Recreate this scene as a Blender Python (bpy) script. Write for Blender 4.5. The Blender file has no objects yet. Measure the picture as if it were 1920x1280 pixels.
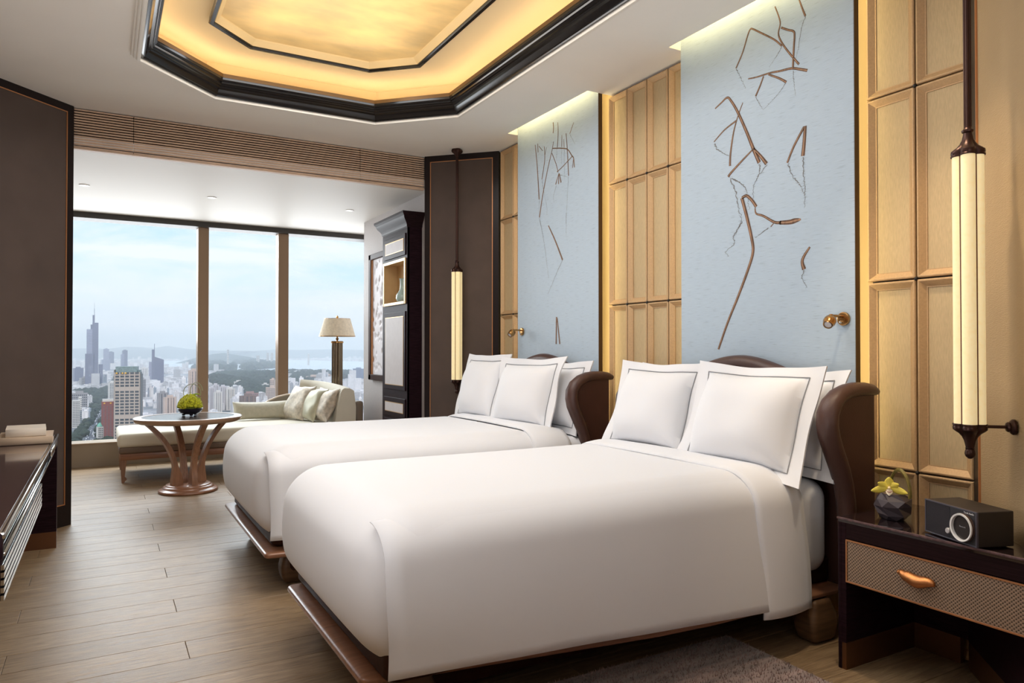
import bpy, bmesh, math, random
from mathutils import Vector, Matrix

random.seed(7)
PI = math.pi
S = bpy.context.scene
COL = S.collection

# ------------------------------------------------------------------ camera
cam_d = bpy.data.cameras.new('camera')
cam = bpy.data.objects.new('camera', cam_d)
COL.objects.link(cam)
cam.location = (0, 0, 1.205)
cam.rotation_euler = (math.radians(90 + 0.6855), 0, math.radians(-29.628))
cam_d.sensor_width = 36
cam_d.lens = 1346.14 / 1920 * 36
cam_d.clip_start = 0.05
cam_d.clip_end = 80000
S.camera = cam

# ------------------------------------------------------------------ exposure
S.view_settings.view_transform = 'Standard'
S.view_settings.look = 'None'
S.view_settings.exposure = 0.35
S.view_settings.gamma = 1.0
S.view_settings.use_curve_mapping = False
S.cycles.use_denoising = True
S.cycles.max_bounces = 10
S.cycles.diffuse_bounces = 6
S.cycles.glossy_bounces = 4
S.cycles.transparent_max_bounces = 16
S.cycles.volume_bounces = 3
S.cycles.sample_clamp_indirect = 8
S.cycles.caustics_reflective = False
S.cycles.caustics_refractive = False

# ------------------------------------------------------------------ sky
W = bpy.data.worlds.new('sky')
S.world = W
W.use_nodes = True
nt = W.node_tree
nt.nodes.clear()
def wn(t, **k):
    n = nt.nodes.new(t)
    for a, b in k.items():
        setattr(n, a, b)
    return n
tc = wn('ShaderNodeTexCoord')
sep = wn('ShaderNodeSeparateXYZ')
nt.links.new(tc.outputs['Generated'], sep.inputs[0])
ramp = wn('ShaderNodeValToRGB')
e = ramp.color_ramp.elements
e[0].position = 0.0
e[0].color = (0.80, 0.83, 0.90, 1)
e[1].position = 1.0
e[1].color = (0.26, 0.50, 0.86, 1)
for p, c in ((0.03, (0.87, 0.90, 0.95, 1)), (0.09, (0.66, 0.86, 0.98, 1)), (0.19, (0.42, 0.74, 0.97, 1))):
    x = ramp.color_ramp.elements.new(p)
    x.color = c
nt.links.new(sep.outputs['Z'], ramp.inputs[0])
# soft clouds, stretched along the horizon
mp = wn('ShaderNodeMapping')
mp.inputs['Scale'].default_value = (1.6, 1.6, 7.0)
nt.links.new(tc.outputs['Generated'], mp.inputs['Vector'])
cn = wn('ShaderNodeTexNoise')
cn.inputs['Scale'].default_value = 2.6
cn.inputs['Detail'].default_value = 8
cn.inputs['Roughness'].default_value = 0.62
cn.inputs['Distortion'].default_value = 0.5
nt.links.new(mp.outputs[0], cn.inputs['Vector'])
cr = wn('ShaderNodeValToRGB')
cr.color_ramp.elements[0].position = 0.44
cr.color_ramp.elements[0].color = (0, 0, 0, 1)
cr.color_ramp.elements[1].position = 0.66
cr.color_ramp.elements[1].color = (0.85, 0.85, 0.85, 1)
nt.links.new(cn.outputs[0], cr.inputs[0])
mx = wn('ShaderNodeMix', data_type='RGBA')
nt.links.new(cr.outputs[0], mx.inputs[0])
nt.links.new(ramp.outputs[0], mx.inputs[6])
mx.inputs[7].default_value = (0.96, 0.97, 0.985, 1)
bg = wn('ShaderNodeBackground')
bg.inputs['Strength'].default_value = 0.90
nt.links.new(mx.outputs[2], bg.inputs[0])
out = wn('ShaderNodeOutputWorld')
nt.links.new(bg.outputs[0], out.inputs[0])

# ------------------------------------------------------------------ sun and added fill lamps
def lamp(name, kind, energy, color, loc, aim=None, size=None, size_y=None, angle=None):
    d = bpy.data.lights.new(name, kind)
    d.energy = energy
    d.color = color
    if kind == 'AREA':
        d.shape = 'RECTANGLE'
        d.size = size
        d.size_y = size_y
    if angle is not None:
        d.angle = angle
    o = bpy.data.objects.new(name, d)
    COL.objects.link(o)
    o.location = loc
    if aim:
        o.rotation_euler = (Vector(aim) - Vector(loc)).to_track_quat('-Z', 'Y').to_euler()
    return o

lamp('sun', 'SUN', 2.2, (1.0, 0.93, 0.84), (0, 0, 50), aim=(30, 60, -10), angle=0.03)
# added area lamp outside the glass, strengthening the daylight
lamp('window_fill_high', 'AREA', 190, (0.95, 0.975, 1.0), (0.9, 9.9, 3.3), aim=(1.0, 6.2, 0.3), size=4.6, size_y=2.2)
# added neutral fill over the beds, inside the coffer; no fixture there
lamp('coffer_fill', 'AREA', 37, (0.93, 0.96, 1.0), (1.17, 3.43, 3.06), aim=(1.17, 3.43, 0), size=1.2, size_y=2.6)
# added soft fill from the unseen entry end of the room
lamp('entry_fill', 'AREA', 2, (0.98, 0.97, 1.0), (0.3, -1.5, 2.3), aim=(2.0, 3.2, 1.0), size=1.4, size_y=1.0)
lamp('window_sky', 'AREA', 75, (0.95, 0.975, 1.0), (0.9, 9.6, 2.0), aim=(1.0, 4.0, 1.6), size=4.4, size_y=1.4)  # added second window lamp, lifts the alcove ceiling
# added warm spot brightening the gold panels by the bedside cabinet; no known fitting
sp = lamp('bedside_fill_spot', 'SPOT', 55, (1.0, 0.80, 0.56), (2.30, 1.60, 2.88), aim=(2.80, 1.62, 0.75))
sp.data.spot_size = math.radians(52)
sp.data.spot_blend = 0.8
sp.data.shadow_soft_size = 0.05
lamp('ceiling_fill', 'AREA', 22, (0.95, 0.965, 1.0), (0.9, -0.9, 1.4), aim=(1.0, -0.3, 2.9), size=1.6, size_y=1.0)  # added unseen lamp behind the camera, brightens the ceiling
lamp('console_fill', 'AREA', 27, (0.96, 0.97, 1.0), (-0.42, 1.2, 0.95), aim=(0.05, 2.0, 2.9), size=0.4, size_y=1.2)  # added unseen fill above the console, aimed at the ceiling
lamp('coffer_up_fill', 'AREA', 6, (1.0, 0.82, 0.52), (1.17, 3.43, 2.94), aim=(1.17, 3.43, 4), size=1.0, size_y=2.2)  # added upward fill that brightens the stucco field
lamp('foot_fill', 'AREA', 14, (0.93, 0.965, 1.0), (-0.50, 2.9, 2.6), aim=(1.0, 3.1, 0.4), size=0.25, size_y=2.6)  # added unseen fill by the left wall for the bed foot faces

# ------------------------------------------------------------------ materials
MATS = {}
def lin(*rgb):
    return tuple(((c / 255) / 12.92 if c / 255 <= 0.04045 else ((c / 255 + 0.055) / 1.055) ** 2.4) for c in rgb) + (1,)

def mat(name, color, rough=0.5, metal=0.0, var=0.0, vscale=8.0, vstretch=(1, 1, 1), bump=0.0, bscale=200.0,
        bstretch=(1, 1, 1), spec=0.5, sheen=0.0, coat=0.0, emit=None, estr=0.0, trans=0.0, detail=4, rvar=0.0,
        island=0.0, coord='Object'):
    if name in MATS:
        return MATS[name]
    m = bpy.data.materials.new(name)
    m.use_nodes = True
    t = m.node_tree
    b = t.nodes['Principled BSDF']
    b.inputs['Base Color'].default_value = color
    b.inputs['Roughness'].default_value = rough
    b.inputs['Metallic'].default_value = metal
    b.inputs['Specular IOR Level'].default_value = spec
    b.inputs['Sheen Weight'].default_value = sheen
    b.inputs['Coat Weight'].default_value = coat
    b.inputs['Coat Roughness'].default_value = 0.06
    b.inputs['Transmission Weight'].default_value = trans
    if emit:
        b.inputs['Emission Color'].default_value = emit
        b.inputs['Emission Strength'].default_value = estr
    L = t.links.new
    tcn = t.nodes.new('ShaderNodeTexCoord')
    if var or island:
        mpn = t.nodes.new('ShaderNodeMapping')
        mpn.inputs['Scale'].default_value = vstretch
        L(tcn.outputs[coord], mpn.inputs['Vector'])
        n = t.nodes.new('ShaderNodeTexNoise')
        n.inputs['Scale'].default_value = vscale
        n.inputs['Detail'].default_value = detail
        L(mpn.outputs[0], n.inputs['Vector'])
        hsv = t.nodes.new('ShaderNodeHueSaturation')
        hsv.inputs['Color'].default_value = color
        mr = t.nodes.new('ShaderNodeMapRange')
        mr.inputs['From Min'].default_value = 0.3
        mr.inputs['From Max'].default_value = 0.7
        mr.inputs['To Min'].default_value = 1 - var
        mr.inputs['To Max'].default_value = 1 + var
        L(n.outputs[0], mr.inputs['Value'])
        val = mr.outputs[0]
        if island:
            g = t.nodes.new('ShaderNodeNewGeometry')
            oi = t.nodes.new('ShaderNodeObjectInfo')
            ad = t.nodes.new('ShaderNodeMath')
            ad.operation = 'ADD'
            L(g.outputs['Random Per Island'], ad.inputs[0])
            L(oi.outputs['Random'], ad.inputs[1])
            fr = t.nodes.new('ShaderNodeMath')
            fr.operation = 'FRACT'
            L(ad.outputs[0], fr.inputs[0])
            mr2 = t.nodes.new('ShaderNodeMapRange')
            mr2.inputs['To Min'].default_value = 1 - island
            mr2.inputs['To Max'].default_value = 1 + island
            L(fr.outputs[0], mr2.inputs['Value'])
            mu = t.nodes.new('ShaderNodeMath')
            mu.operation = 'MULTIPLY'
            L(val, mu.inputs[0])
            L(mr2.outputs[0], mu.inputs[1])
            val = mu.outputs[0]
        L(val, hsv.inputs['Value'])
        L(hsv.outputs[0], b.inputs['Base Color'])
        if rvar:
            mr3 = t.nodes.new('ShaderNodeMapRange')
            mr3.inputs['From Min'].default_value = 0.3
            mr3.inputs['From Max'].default_value = 0.7
            mr3.inputs['To Min'].default_value = rough - rvar
            mr3.inputs['To Max'].default_value = rough + rvar
            L(n.outputs[0], mr3.inputs['Value'])
            L(mr3.outputs[0], b.inputs['Roughness'])
    if bump:
        mpb = t.nodes.new('ShaderNodeMapping')
        mpb.inputs['Scale'].default_value = bstretch
        L(tcn.outputs[coord], mpb.inputs['Vector'])
        nb = t.nodes.new('ShaderNodeTexNoise')
        nb.inputs['Scale'].default_value = bscale
        nb.inputs['Detail'].default_value = 3
        L(mpb.outputs[0], nb.inputs['Vector'])
        bn = t.nodes.new('ShaderNodeBump')
        bn.inputs['Strength'].default_value = bump
        bn.inputs['Distance'].default_value = 0.004
        L(nb.outputs[0], bn.inputs['Height'])
        L(bn.outputs[0], b.inputs['Normal'])
    MATS[name] = m
    return m

def emission_mat(name, color, strength):
    m = bpy.data.materials.new(name)
    m.use_nodes = True
    t = m.node_tree
    t.nodes.clear()
    e_ = t.nodes.new('ShaderNodeEmission')
    e_.inputs[0].default_value = color
    e_.inputs[1].default_value = strength
    o_ = t.nodes.new('ShaderNodeOutputMaterial')
    t.links.new(e_.outputs[0], o_.inputs[0])
    MATS[name] = m
    return m

# ------------------------------------------------------------------ mesh builder
class MB:
    def __init__(self):
        self.v = []
        self.f = []
        self.mi = []
        self.cur = 0
    def add(self, vs, fs):
        k = len(self.v)
        self.v += [tuple(p) for p in vs]
        self.f += [tuple(i + k for i in q) for q in fs]
        self.mi += [self.cur] * len(fs)
        return self
    def box(self, x0, x1, y0, y1, z0, z1, bev=0.0, seg=2, M=None):
        if x0 > x1: x0, x1 = x1, x0
        if y0 > y1: y0, y1 = y1, y0
        if z0 > z1: z0, z1 = z1, z0
        vs = [(x, y, z) for x in (x0, x1) for y in (y0, y1) for z in (z0, z1)]
        fs = [(0, 1, 3, 2), (4, 6, 7, 5), (0, 4, 5, 1), (2, 3, 7, 6), (0, 2, 6, 4), (1, 5, 7, 3)]
        if bev:
            bm = bmesh.new()
            bv = [bm.verts.new(p) for p in vs]
            for q in fs:
                bm.faces.new([bv[i] for i in q])
            bmesh.ops.bevel(bm, geom=bm.edges[:], offset=bev, segments=seg, profile=0.5, affect='EDGES', clamp_overlap=True)
            bm.verts.index_update()
            vs = [tuple(p.co) for p in bm.verts]
            fs = [tuple(p.index for p in q.verts) for q in bm.faces]
            bm.free()
        if M is not None:
            vs = [tuple(M @ Vector(p)) for p in vs]
        return self.add(vs, fs)
    def lathe(self, prof, n=24, c=(0, 0, 0), M=None, g=None, cap=True):
        vs = []
        fs = []
        for r, z in prof:
            for k in range(n):
                a = 2 * PI * k / n
                q = r * (g(a) if g else 1.0)
                vs.append((q * math.cos(a), q * math.sin(a), z))
        m = len(prof)
        for i in range(m - 1):
            for k in range(n):
                a, b = i * n + k, i * n + (k + 1) % n
                fs.append((a, b, b + n, a + n))
        if cap:
            fs.append(tuple(range(n - 1, -1, -1)))
            fs.append(tuple((m - 1) * n + k for k in range(n)))
        if M is not None:
            vs = [tuple(M @ Vector(p)) for p in vs]
        vs = [(p[0] + c[0], p[1] + c[1], p[2] + c[2]) for p in vs]
        return self.add(vs, fs)
    def tube(self, path, r, n=10, flat=1.0, cap=True):
        P = [Vector(p) for p in path]
        R = r if isinstance(r, (list, tuple)) else [r] * len(P)
        vs = []
        fs = []
        up = None
        for i, p in enumerate(P):
            t = (P[min(i + 1, len(P) - 1)] - P[max(i - 1, 0)]).normalized()
            if up is None:
                up = Vector((0, 0, 1)) if abs(t.z) < 0.9 else Vector((0, 1, 0))
            s = t.cross(up)
            if s.length < 1e-5:
                s = t.cross(Vector((1, 0, 0)))
            s.normalize()
            u = s.cross(t).normalized()
            up = u
            for k in range(n):
                a = 2 * PI * k / n
                vs.append(p + (s * math.cos(a) * flat + u * math.sin(a)) * R[i])
        for i in range(len(P) - 1):
            for k in range(n):
                a, b = i * n + k, i * n + (k + 1) % n
                fs.append((a, b, b + n, a + n))
        if cap:
            fs.append(tuple(range(n - 1, -1, -1)))
            fs.append(tuple((len(P) - 1) * n + k for k in range(n)))
        return self.add(vs, fs)
    def prism(self, poly, z0, z1, axis='z'):
        def P(a, b, h):
            return {'z': (a, b, h), 'y': (a, h, b), 'x': (h, a, b)}[axis]
        n = len(poly)
        vs = [P(a, b, z0) for a, b in poly] + [P(a, b, z1) for a, b in poly]
        fs = [tuple(range(n - 1, -1, -1)), tuple(range(n, 2 * n))]
        fs += [(i, (i + 1) % n, n + (i + 1) % n, n + i) for i in range(n)]
        return self.add(vs, fs)
    def ring(self, poly, prof, closed=True):
        """sweep prof [(inset, z)] round a convex polygon (counter-clockwise) with mitred corners"""
        n = len(poly)
        P = [Vector((a, b)) for a, b in poly]
        vs = []
        for d, z in prof:
            for i in range(n):
                p0, p1, p2 = P[i - 1], P[i], P[(i + 1) % n]
                e1 = (p1 - p0).normalized()
                e2 = (p2 - p1).normalized()
                n1 = Vector((-e1.y, e1.x))
                n2 = Vector((-e2.y, e2.x))
                m = (n1 + n2)
                m = m / m.dot(n1)
                q = p1 + m * d
                vs.append((q.x, q.y, z))
        fs = []
        for j in range(len(prof) - 1):
            for i in range(n):
                a, b = j * n + i, j * n + (i + 1) % n
                fs.append((a, b, b + n, a + n))
        return self.add(vs, fs)
    def grid(self, fn, nu, nv, wrap=False):
        vs = [fn(i / nu, j / nv) for i in range(nu + (0 if wrap else 1)) for j in range(nv + 1)]
        fs = []
        w = nv + 1
        cnt = nu if wrap else nu
        for i in range(cnt):
            i2 = (i + 1) % nu if wrap else i + 1
            for j in range(nv):
                fs.append((i * w + j, i2 * w + j, i2 * w + j + 1, i * w + j + 1))
        return self.add(vs, fs)
    def rbox(self, lo, hi, r, n=6, m=10, warp=None):
        """rounded box with separate radii, optional warp of each point"""
        ax = []
        for k in range(3):
            a, b, q = lo[k], hi[k], r[k]
            s = [a + q * (1 - math.cos(PI / 2 * i / n)) if False else a + q * i / n for i in range(n)]
            mid = [a + q + (b - a - 2 * q) * i / m for i in range(m + 1)]
            s += mid + [b - q + q * i / n for i in range(1, n + 1)]
            ax.append(s)
        vs = []
        idx = {}
        fs = []
        def V(p):
            key = tuple(round(c, 6) for c in p)
            if key in idx:
                return idx[key]
            q = [min(max(p[k], lo[k] + r[k]), hi[k] - r[k]) for k in range(3)]
            d = [(p[k] - q[k]) / r[k] for k in range(3)]
            l = math.sqrt(sum(c * c for c in d)) or 1
            w = [q[k] + d[k] / l * r[k] for k in range(3)]
            if warp:
                w = warp(w)
            idx[key] = len(vs)
            vs.append(tuple(w))
            return idx[key]
        for k in range(3):
            i, j = (k + 1) % 3, (k + 2) % 3
            for side in (0, 1):
                c = hi[k] if side else lo[k]
                for a in range(len(ax[i]) - 1):
                    for b in range(len(ax[j]) - 1):
                        q = []
                        for aa, bb in ((a, b), (a + 1, b), (a + 1, b + 1), (a, b + 1)):
                            p = [0, 0, 0]
                            p[k] = c
                            p[i] = ax[i][aa]
                            p[j] = ax[j][bb]
                            q.append(V(p))
                        fs.append(tuple(q if side else q[::-1]))
        return self.add(vs, fs)

ROOT_INV = {}
def obj(name, mb, mats, parent=None, smooth=35, world=True, solid=0.0, sub=0):
    me = bpy.data.meshes.new(name)
    vs = mb.v
    if parent is not None and world:
        M = ROOT_INV.get(parent.name)
        if M is not None:
            vs = [tuple(M @ Vector(p)) for p in vs]
    me.from_pydata(vs, [], mb.f)
    for m in (mats if isinstance(mats, (list, tuple)) else [mats]):
        me.materials.append(m)
    if any(mb.mi):
        me.polygons.foreach_set('material_index', mb.mi)
    if smooth:
        me.polygons.foreach_set('use_smooth', [True] * len(me.polygons))
        me.set_sharp_from_angle(angle=math.radians(smooth))
    me.update()
    o = bpy.data.objects.new(name, me)
    COL.objects.link(o)
    if parent is not None:
        o.parent = parent
        if parent.name in ROOT_INV:
            ROOT_INV[o.name] = ROOT_INV[parent.name]
    if solid:
        md = o.modifiers.new('thickness', 'SOLIDIFY')
        md.thickness = solid
        md.offset = 0
    if sub:
        md = o.modifiers.new('smooth', 'SUBSURF')
        md.levels = md.render_levels = sub
    return o

def recalc(o):
    bm = bmesh.new()
    bm.from_mesh(o.data)
    bmesh.ops.recalc_face_normals(bm, faces=bm.faces[:])
    bm.to_mesh(o.data)
    bm.free()
    return o

def thing(name, label, cat, loc, rotz=0.0, group=None):
    o = bpy.data.objects.new(name, None)
    COL.objects.link(o)
    o.location = loc
    o.rotation_euler = (0, 0, rotz)
    o.empty_display_size = 0.1
    o['label'] = label
    o['category'] = cat
    if group:
        o['group'] = group
    ROOT_INV[o.name] = (Matrix.Translation(loc) @ Matrix.Rotation(rotz, 4, 'Z')).inverted()
    return o

def tag(o, label, cat, group=None):
    o['label'] = label
    o['category'] = cat
    if group:
        o['group'] = group
    return o

def struct(name, mb, m, parent=None, smooth=35, label=None):
    o = obj(name, mb, m, parent, smooth)
    if parent is None:
        o['kind'] = 'structure'
    if label:
        o['label'] = label
    return o

def link_copy(src, parent, name=None, loc=None, rot=None):
    c = src.copy()
    if name:
        c.name = name
    COL.objects.link(c)
    c.parent = parent
    if loc is not None:
        c.location = loc
    if rot is not None:
        c.rotation_euler = rot
    return c

# ------------------------------------------------------------------ materials used in several places
M_ceil = mat('ceiling_paint', lin(240, 235, 226), 0.9, var=0.02, vscale=2)
M_trimwhite = mat('moulding_paint', lin(228, 222, 210), 0.6)
M_alcove = mat('alcove_ceiling_paint', lin(232, 228, 222), 0.55)
M_lacquer = mat('black_lacquer', lin(20, 18, 18), 0.16, spec=0.6)
M_frame = mat('espresso_lacquer_frame', lin(30, 21, 21), 0.34, spec=0.3)
M_ebony = mat('ebony_veneer', lin(36, 21, 26), 0.42, var=0.35, vscale=16, vstretch=(1, 1, 9), spec=0.07)
M_ebony_h = mat('ebony_veneer_level_grain', lin(36, 22, 24), 0.36, var=0.35, vscale=22, vstretch=(1, 0.3, 12), spec=0.10)
M_copper = mat('brushed_copper', lin(206, 146, 100), 0.35, metal=0.6)
M_bronze = mat('dark_bronze', lin(62, 40, 34), 0.35, metal=0.75, spec=0.6)
M_bronzeband = mat('bronze_skirting', lin(122, 84, 58), 0.35, metal=0.7)
M_fabric_dark = mat('taupe_wall_suede', lin(84, 70, 63), 0.85, var=0.10, vscale=5, bump=0.25, bscale=420, sheen=0.15)
M_gold = mat('gold_silk_panel', lin(204, 180, 138), 0.5, metal=0.25, var=0.10, vscale=60, vstretch=(1, 6, 0.6), bump=0.35, bscale=900, bstretch=(1, 3, 0.5), detail=6)
M_goldframe = mat('gold_leaf_moulding', lin(198, 164, 122), 0.46, metal=0.25, var=0.07, vscale=120, bump=0.25, bscale=1200)
M_black = mat('black_joint', lin(18, 14, 14), 0.5)
M_linen = mat('white_bed_linen', lin(232, 233, 236), 0.75, sheen=0.2, bump=0.05, bscale=14)
M_thread = mat('grey_embroidery', lin(142, 144, 148), 0.8)
M_leather = mat('brown_leather', lin(74, 48, 40), 0.42, bump=0.25, bscale=260, var=0.12, vscale=6)
M_walnut = mat('walnut_wood', lin(150, 106, 80), 0.32, var=0.22, vscale=9, vstretch=(0.6, 8, 8), coat=0.2)
M_walnut_v = mat('walnut_wood_upright', lin(150, 110, 84), 0.32, var=0.22, vscale=9, vstretch=(9, 9, 0.8), coat=0.2)
M_darkwood = mat('dark_stained_wood', lin(54, 31, 23), 0.45, spec=0.08, var=0.2, vscale=9, vstretch=(0.6, 8, 8))
M_steel = mat('polished_steel', lin(225, 225, 222), 0.12, metal=1.0)
M_brass = mat('antique_brass', lin(176, 134, 84), 0.25, metal=1.0, var=0.12, vscale=60)

# ================================================================== the room shell
ZC = 2.9
XR, XL = 2.914, -0.67           # front plane of the gilded wall, left wall
YF, YN = 5.832, 1.027           # far end of the bedroom, near end of the octagon
ZA = 2.64                       # ceiling of the window alcove

# ---- floor: a slab and every plank as a part of it
mb = MB().box(-1.2, 3.4, -2.2, 8.9, -0.12, -0.012)
floor = struct('floor', mb, mat('floor_joint', lin(70, 58, 48), 0.8))

def wood_floor_mat():
    m = bpy.data.materials.new('oak_plank')
    m.use_nodes = True
    t = m.node_tree
    L = t.links.new
    b = t.nodes['Principled BSDF']
    tcn = t.nodes.new('ShaderNodeTexCoord')
    oi = t.nodes.new('ShaderNodeObjectInfo')
    off = t.nodes.new('ShaderNodeVectorMath')
    off.operation = 'SCALE'
    cx = t.nodes.new('ShaderNodeCombineXYZ')
    L(oi.outputs['Random'], cx.inputs[0])
    L(oi.outputs['Random'], cx.inputs[1])
    L(cx.outputs[0], off.inputs[0])
    off.inputs['Scale'].default_value = 37.0
    ad = t.nodes.new('ShaderNodeVectorMath')
    L(tcn.outputs['Object'], ad.inputs[0])
    L(off.outputs[0], ad.inputs[1])
    mp_ = t.nodes.new('ShaderNodeMapping')
    mp_.inputs['Scale'].default_value = (1.3, 14, 1)
    L(ad.outputs[0], mp_.inputs['Vector'])
    n1 = t.nodes.new('ShaderNodeTexNoise')
    n1.inputs['Scale'].default_value = 3.2
    n1.inputs['Detail'].default_value = 7
    n1.inputs['Roughness'].default_value = 0.65
    n1.inputs['Distortion'].default_value = 0.8
    L(mp_.outputs[0], n1.inputs['Vector'])
    mp2 = t.nodes.new('ShaderNodeMapping')
    mp2.inputs['Scale'].default_value = (6, 110, 1)
    L(ad.outputs[0], mp2.inputs['Vector'])
    n2 = t.nodes.new('ShaderNodeTexNoise')
    n2.inputs['Scale'].default_value = 2.0
    n2.inputs['Detail'].default_value = 3
    L(mp2.outputs[0], n2.inputs['Vector'])
    r1 = t.nodes.new('ShaderNodeValToRGB')
    r1.color_ramp.elements[0].position = 0.33
    r1.color_ramp.elements[0].color = lin(126, 102, 75)
    r1.color_ramp.elements[1].position = 0.66
    r1.color_ramp.elements[1].color = lin(168, 143, 110)
    L(n1.outputs[0], r1.inputs[0])
    r2 = t.nodes.new('ShaderNodeMapRange')
    r2.inputs['From Min'].default_value = 0.36
    r2.inputs['From Max'].default_value = 0.5
    r2.inputs['To Min'].default_value = 0.72
    r2.inputs['To Max'].default_value = 1.0
    L(n2.outputs[0], r2.inputs['Value'])
    r3 = t.nodes.new('ShaderNodeMapRange')
    r3.inputs['To Min'].default_value = 0.93
    r3.inputs['To Max'].default_value = 1.07
    L(oi.outputs['Random'], r3.inputs['Value'])
    mu = t.nodes.new('ShaderNodeMath')
    mu.operation = 'MULTIPLY'
    L(r2.outputs[0], mu.inputs[0])
    L(r3.outputs[0], mu.inputs[1])
    hs = t.nodes.new('ShaderNodeHueSaturation')
    L(r1.outputs[0], hs.inputs['Color'])
    L(mu.outputs[0], hs.inputs['Value'])
    L(hs.outputs[0], b.inputs['Base Color'])
    rr = t.nodes.new('ShaderNodeMapRange')
    rr.inputs['To Min'].default_value = 0.30
    rr.inputs['To Max'].default_value = 0.52
    L(n1.outputs[0], rr.inputs['Value'])
    L(rr.outputs[0], b.inputs['Roughness'])
    bp = t.nodes.new('ShaderNodeBump')
    bp.inputs['Strength'].default_value = 0.35
    bp.inputs['Distance'].default_value = 0.003
    mm = t.nodes.new('ShaderNodeMath')
    L(n1.outputs[0], mm.inputs[0])
    L(n2.outputs[0], mm.inputs[1])
    L(mm.outputs[0], bp.inputs['Height'])
    L(bp.outputs[0], b.inputs['Normal'])
    return m
M_floor = wood_floor_mat()
PW, PL = 0.1917, 1.875
plank_full = None
plank_n = 0
row0 = 4.80
k0 = int(math.floor((-2.2 - row0) / PW))
for k in range(k0, int((8.62 - row0) / PW) + 1):
    y0 = row0 + k * PW
    phase = (0.30, 0.925, -0.325)[(-k) % 3]
    x = phase - 3 * PL
    while x < 3.3:
        a, b = max(x, -1.15), min(x + PL, 3.3)
        if b - a > 0.05:
            full = abs((b - a) - PL) < 1e-6
            if full and plank_full:
                o = link_copy(plank_full, floor, 'plank', (a, y0, 0))
            else:
                o = obj('plank', MB().box(0.0008, b - a - 0.0008, 0.0008, PW - 0.0008, -0.012, 0.0, bev=0.0012, seg=1), M_floor, floor, smooth=0)
                o.location = (a, y0, 0)
                if full:
                    plank_full = o
            plank_n += 1
        x += PL

# ---- ceiling with the coffer opening and the two light slots
OCT = [(0.608, 1.78), (1.732, 1.78), (2.212, 2.26), (2.212, 4.60), (1.732, 5.08), (0.608, 5.08), (0.128, 4.60), (0.128, 2.26)]
SLOTS = [(1.955, 3.045), (3.818, 4.888)]
XS = 2.74
bm = bmesh.new()
def loop(pts, z):
    vs = [bm.verts.new((a, b, z)) for a, b in pts]
    return [bm.edges.new((vs[i], vs[(i + 1) % len(vs)])) for i in range(len(vs))]
ed = loop([(-1.2, -2.2), (3.2, -2.2), (3.2, 1.2), (2.99, 1.45), (2.99, 5.40), (2.5, 5.86), (2.5, 5.88), (-0.25, 5.88), (-1.2, 5.2)], ZC)
ed += loop(OCT, ZC)
for a, b in SLOTS:
    ed += loop([(XS, a), (2.962, a), (2.962, b), (XS, b)], ZC)
bmesh.ops.triangle_fill(bm, use_beauty=True, use_dissolve=False, edges=ed, normal=(0, 0, -1))
me = bpy.data.meshes.new('ceiling')
for f in bm.faces:
    if f.normal.z > 0:
        f.normal_flip()
bm.to_mesh(me)
bm.free()
me.materials.append(M_ceil)
ceiling = bpy.data.objects.new('ceiling', me)
COL.objects.link(ceiling)
ceiling['kind'] = 'structure'
# the roof slab above (closes the shell)
obj('roof_slab', MB().box(-1.3, 3.5, -2.3, 9.0, 3.35, 3.45), M_ceil, ceiling)
# slot boxes
M_led_slot = emission_mat('warm_slot_light', (1.0, 0.80, 0.40, 1), 12)
M_led_edge = emission_mat('warm_edge_light', (1.0, 0.80, 0.45, 1), 10)
for a, b in SLOTS:
    q = MB()
    q.add([(XS, a, ZC), (XS, b, ZC), (2.962, b, ZC), (2.962, a, ZC), (XS, a, 3.12), (XS, b, 3.12), (2.962, b, 3.12), (2.962, a, 3.12)],
          [(0, 1, 5, 4), (1, 2, 6, 5), (2, 3, 7, 6), (3, 0, 4, 7), (4, 5, 6, 7)])
    s = obj('light_slot', q, M_ceil, ceiling)
    obj('slot_lamp', MB().box(XS + 0.01, XS + 0.03, a + 0.04, b - 0.04, 3.02, 3.04), M_led_slot, s)

# coffer: white moulding, black crown, lit cove, stucco field
q = MB().ring(OCT, [(-0.006, ZC), (-0.006, 2.884), (-0.002, 2.880), (0.006, 2.880), (0.008, 2.868), (0.014, 2.864), (0.022, 2.864), (0.024, 2.853), (0.030, 2.850), (0.044, 2.850), (0.047, 2.872)])
recalc(struct('trim_1', q, M_trimwhite, smooth=25))
q = MB().ring(OCT, [(0.047, 2.890), (0.047, 2.868), (0.058, 2.866), (0.060, 2.874), (0.066, 2.876), (0.072, 2.890), (0.082, 2.905), (0.094, 2.912),
                    (0.098, 2.922), (0.106, 2.925), (0.110, 2.934), (0.116, 2.936), (0.118, 2.946), (0.124, 2.948), (0.128, 2.958), (0.128, 2.972)])
crown = recalc(struct('trim_2', q, M_lacquer, smooth=20))
M_lip = mat('bronze_cove_lip', lin(112, 80, 36), 0.45, metal=0.3)
q = MB().ring(OCT, [(0.128, 2.972), (0.130, 2.972), (0.130, 2.996), (0.112, 2.996), (0.112, 2.935), (0.020, 2.925), (0.014, 2.925), (0.014, 3.010), (0.010, 3.010), (0.010, 2.925), (-0.055, 2.925)])  # lip plus an unseen fin added to keep lamp light off the cove wall
obj('cove_lip_and_fin', q, M_lip, crown)
M_cove = mat('warm_cove_paint', lin(236, 214, 172), 0.85)
q = MB().ring(OCT, [(-0.055, 2.925), (-0.055, 3.125), (0.30, 3.125), (0.392, 3.125)])
cove = recalc(struct('trim_3', q, M_cove, smooth=20))
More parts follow.
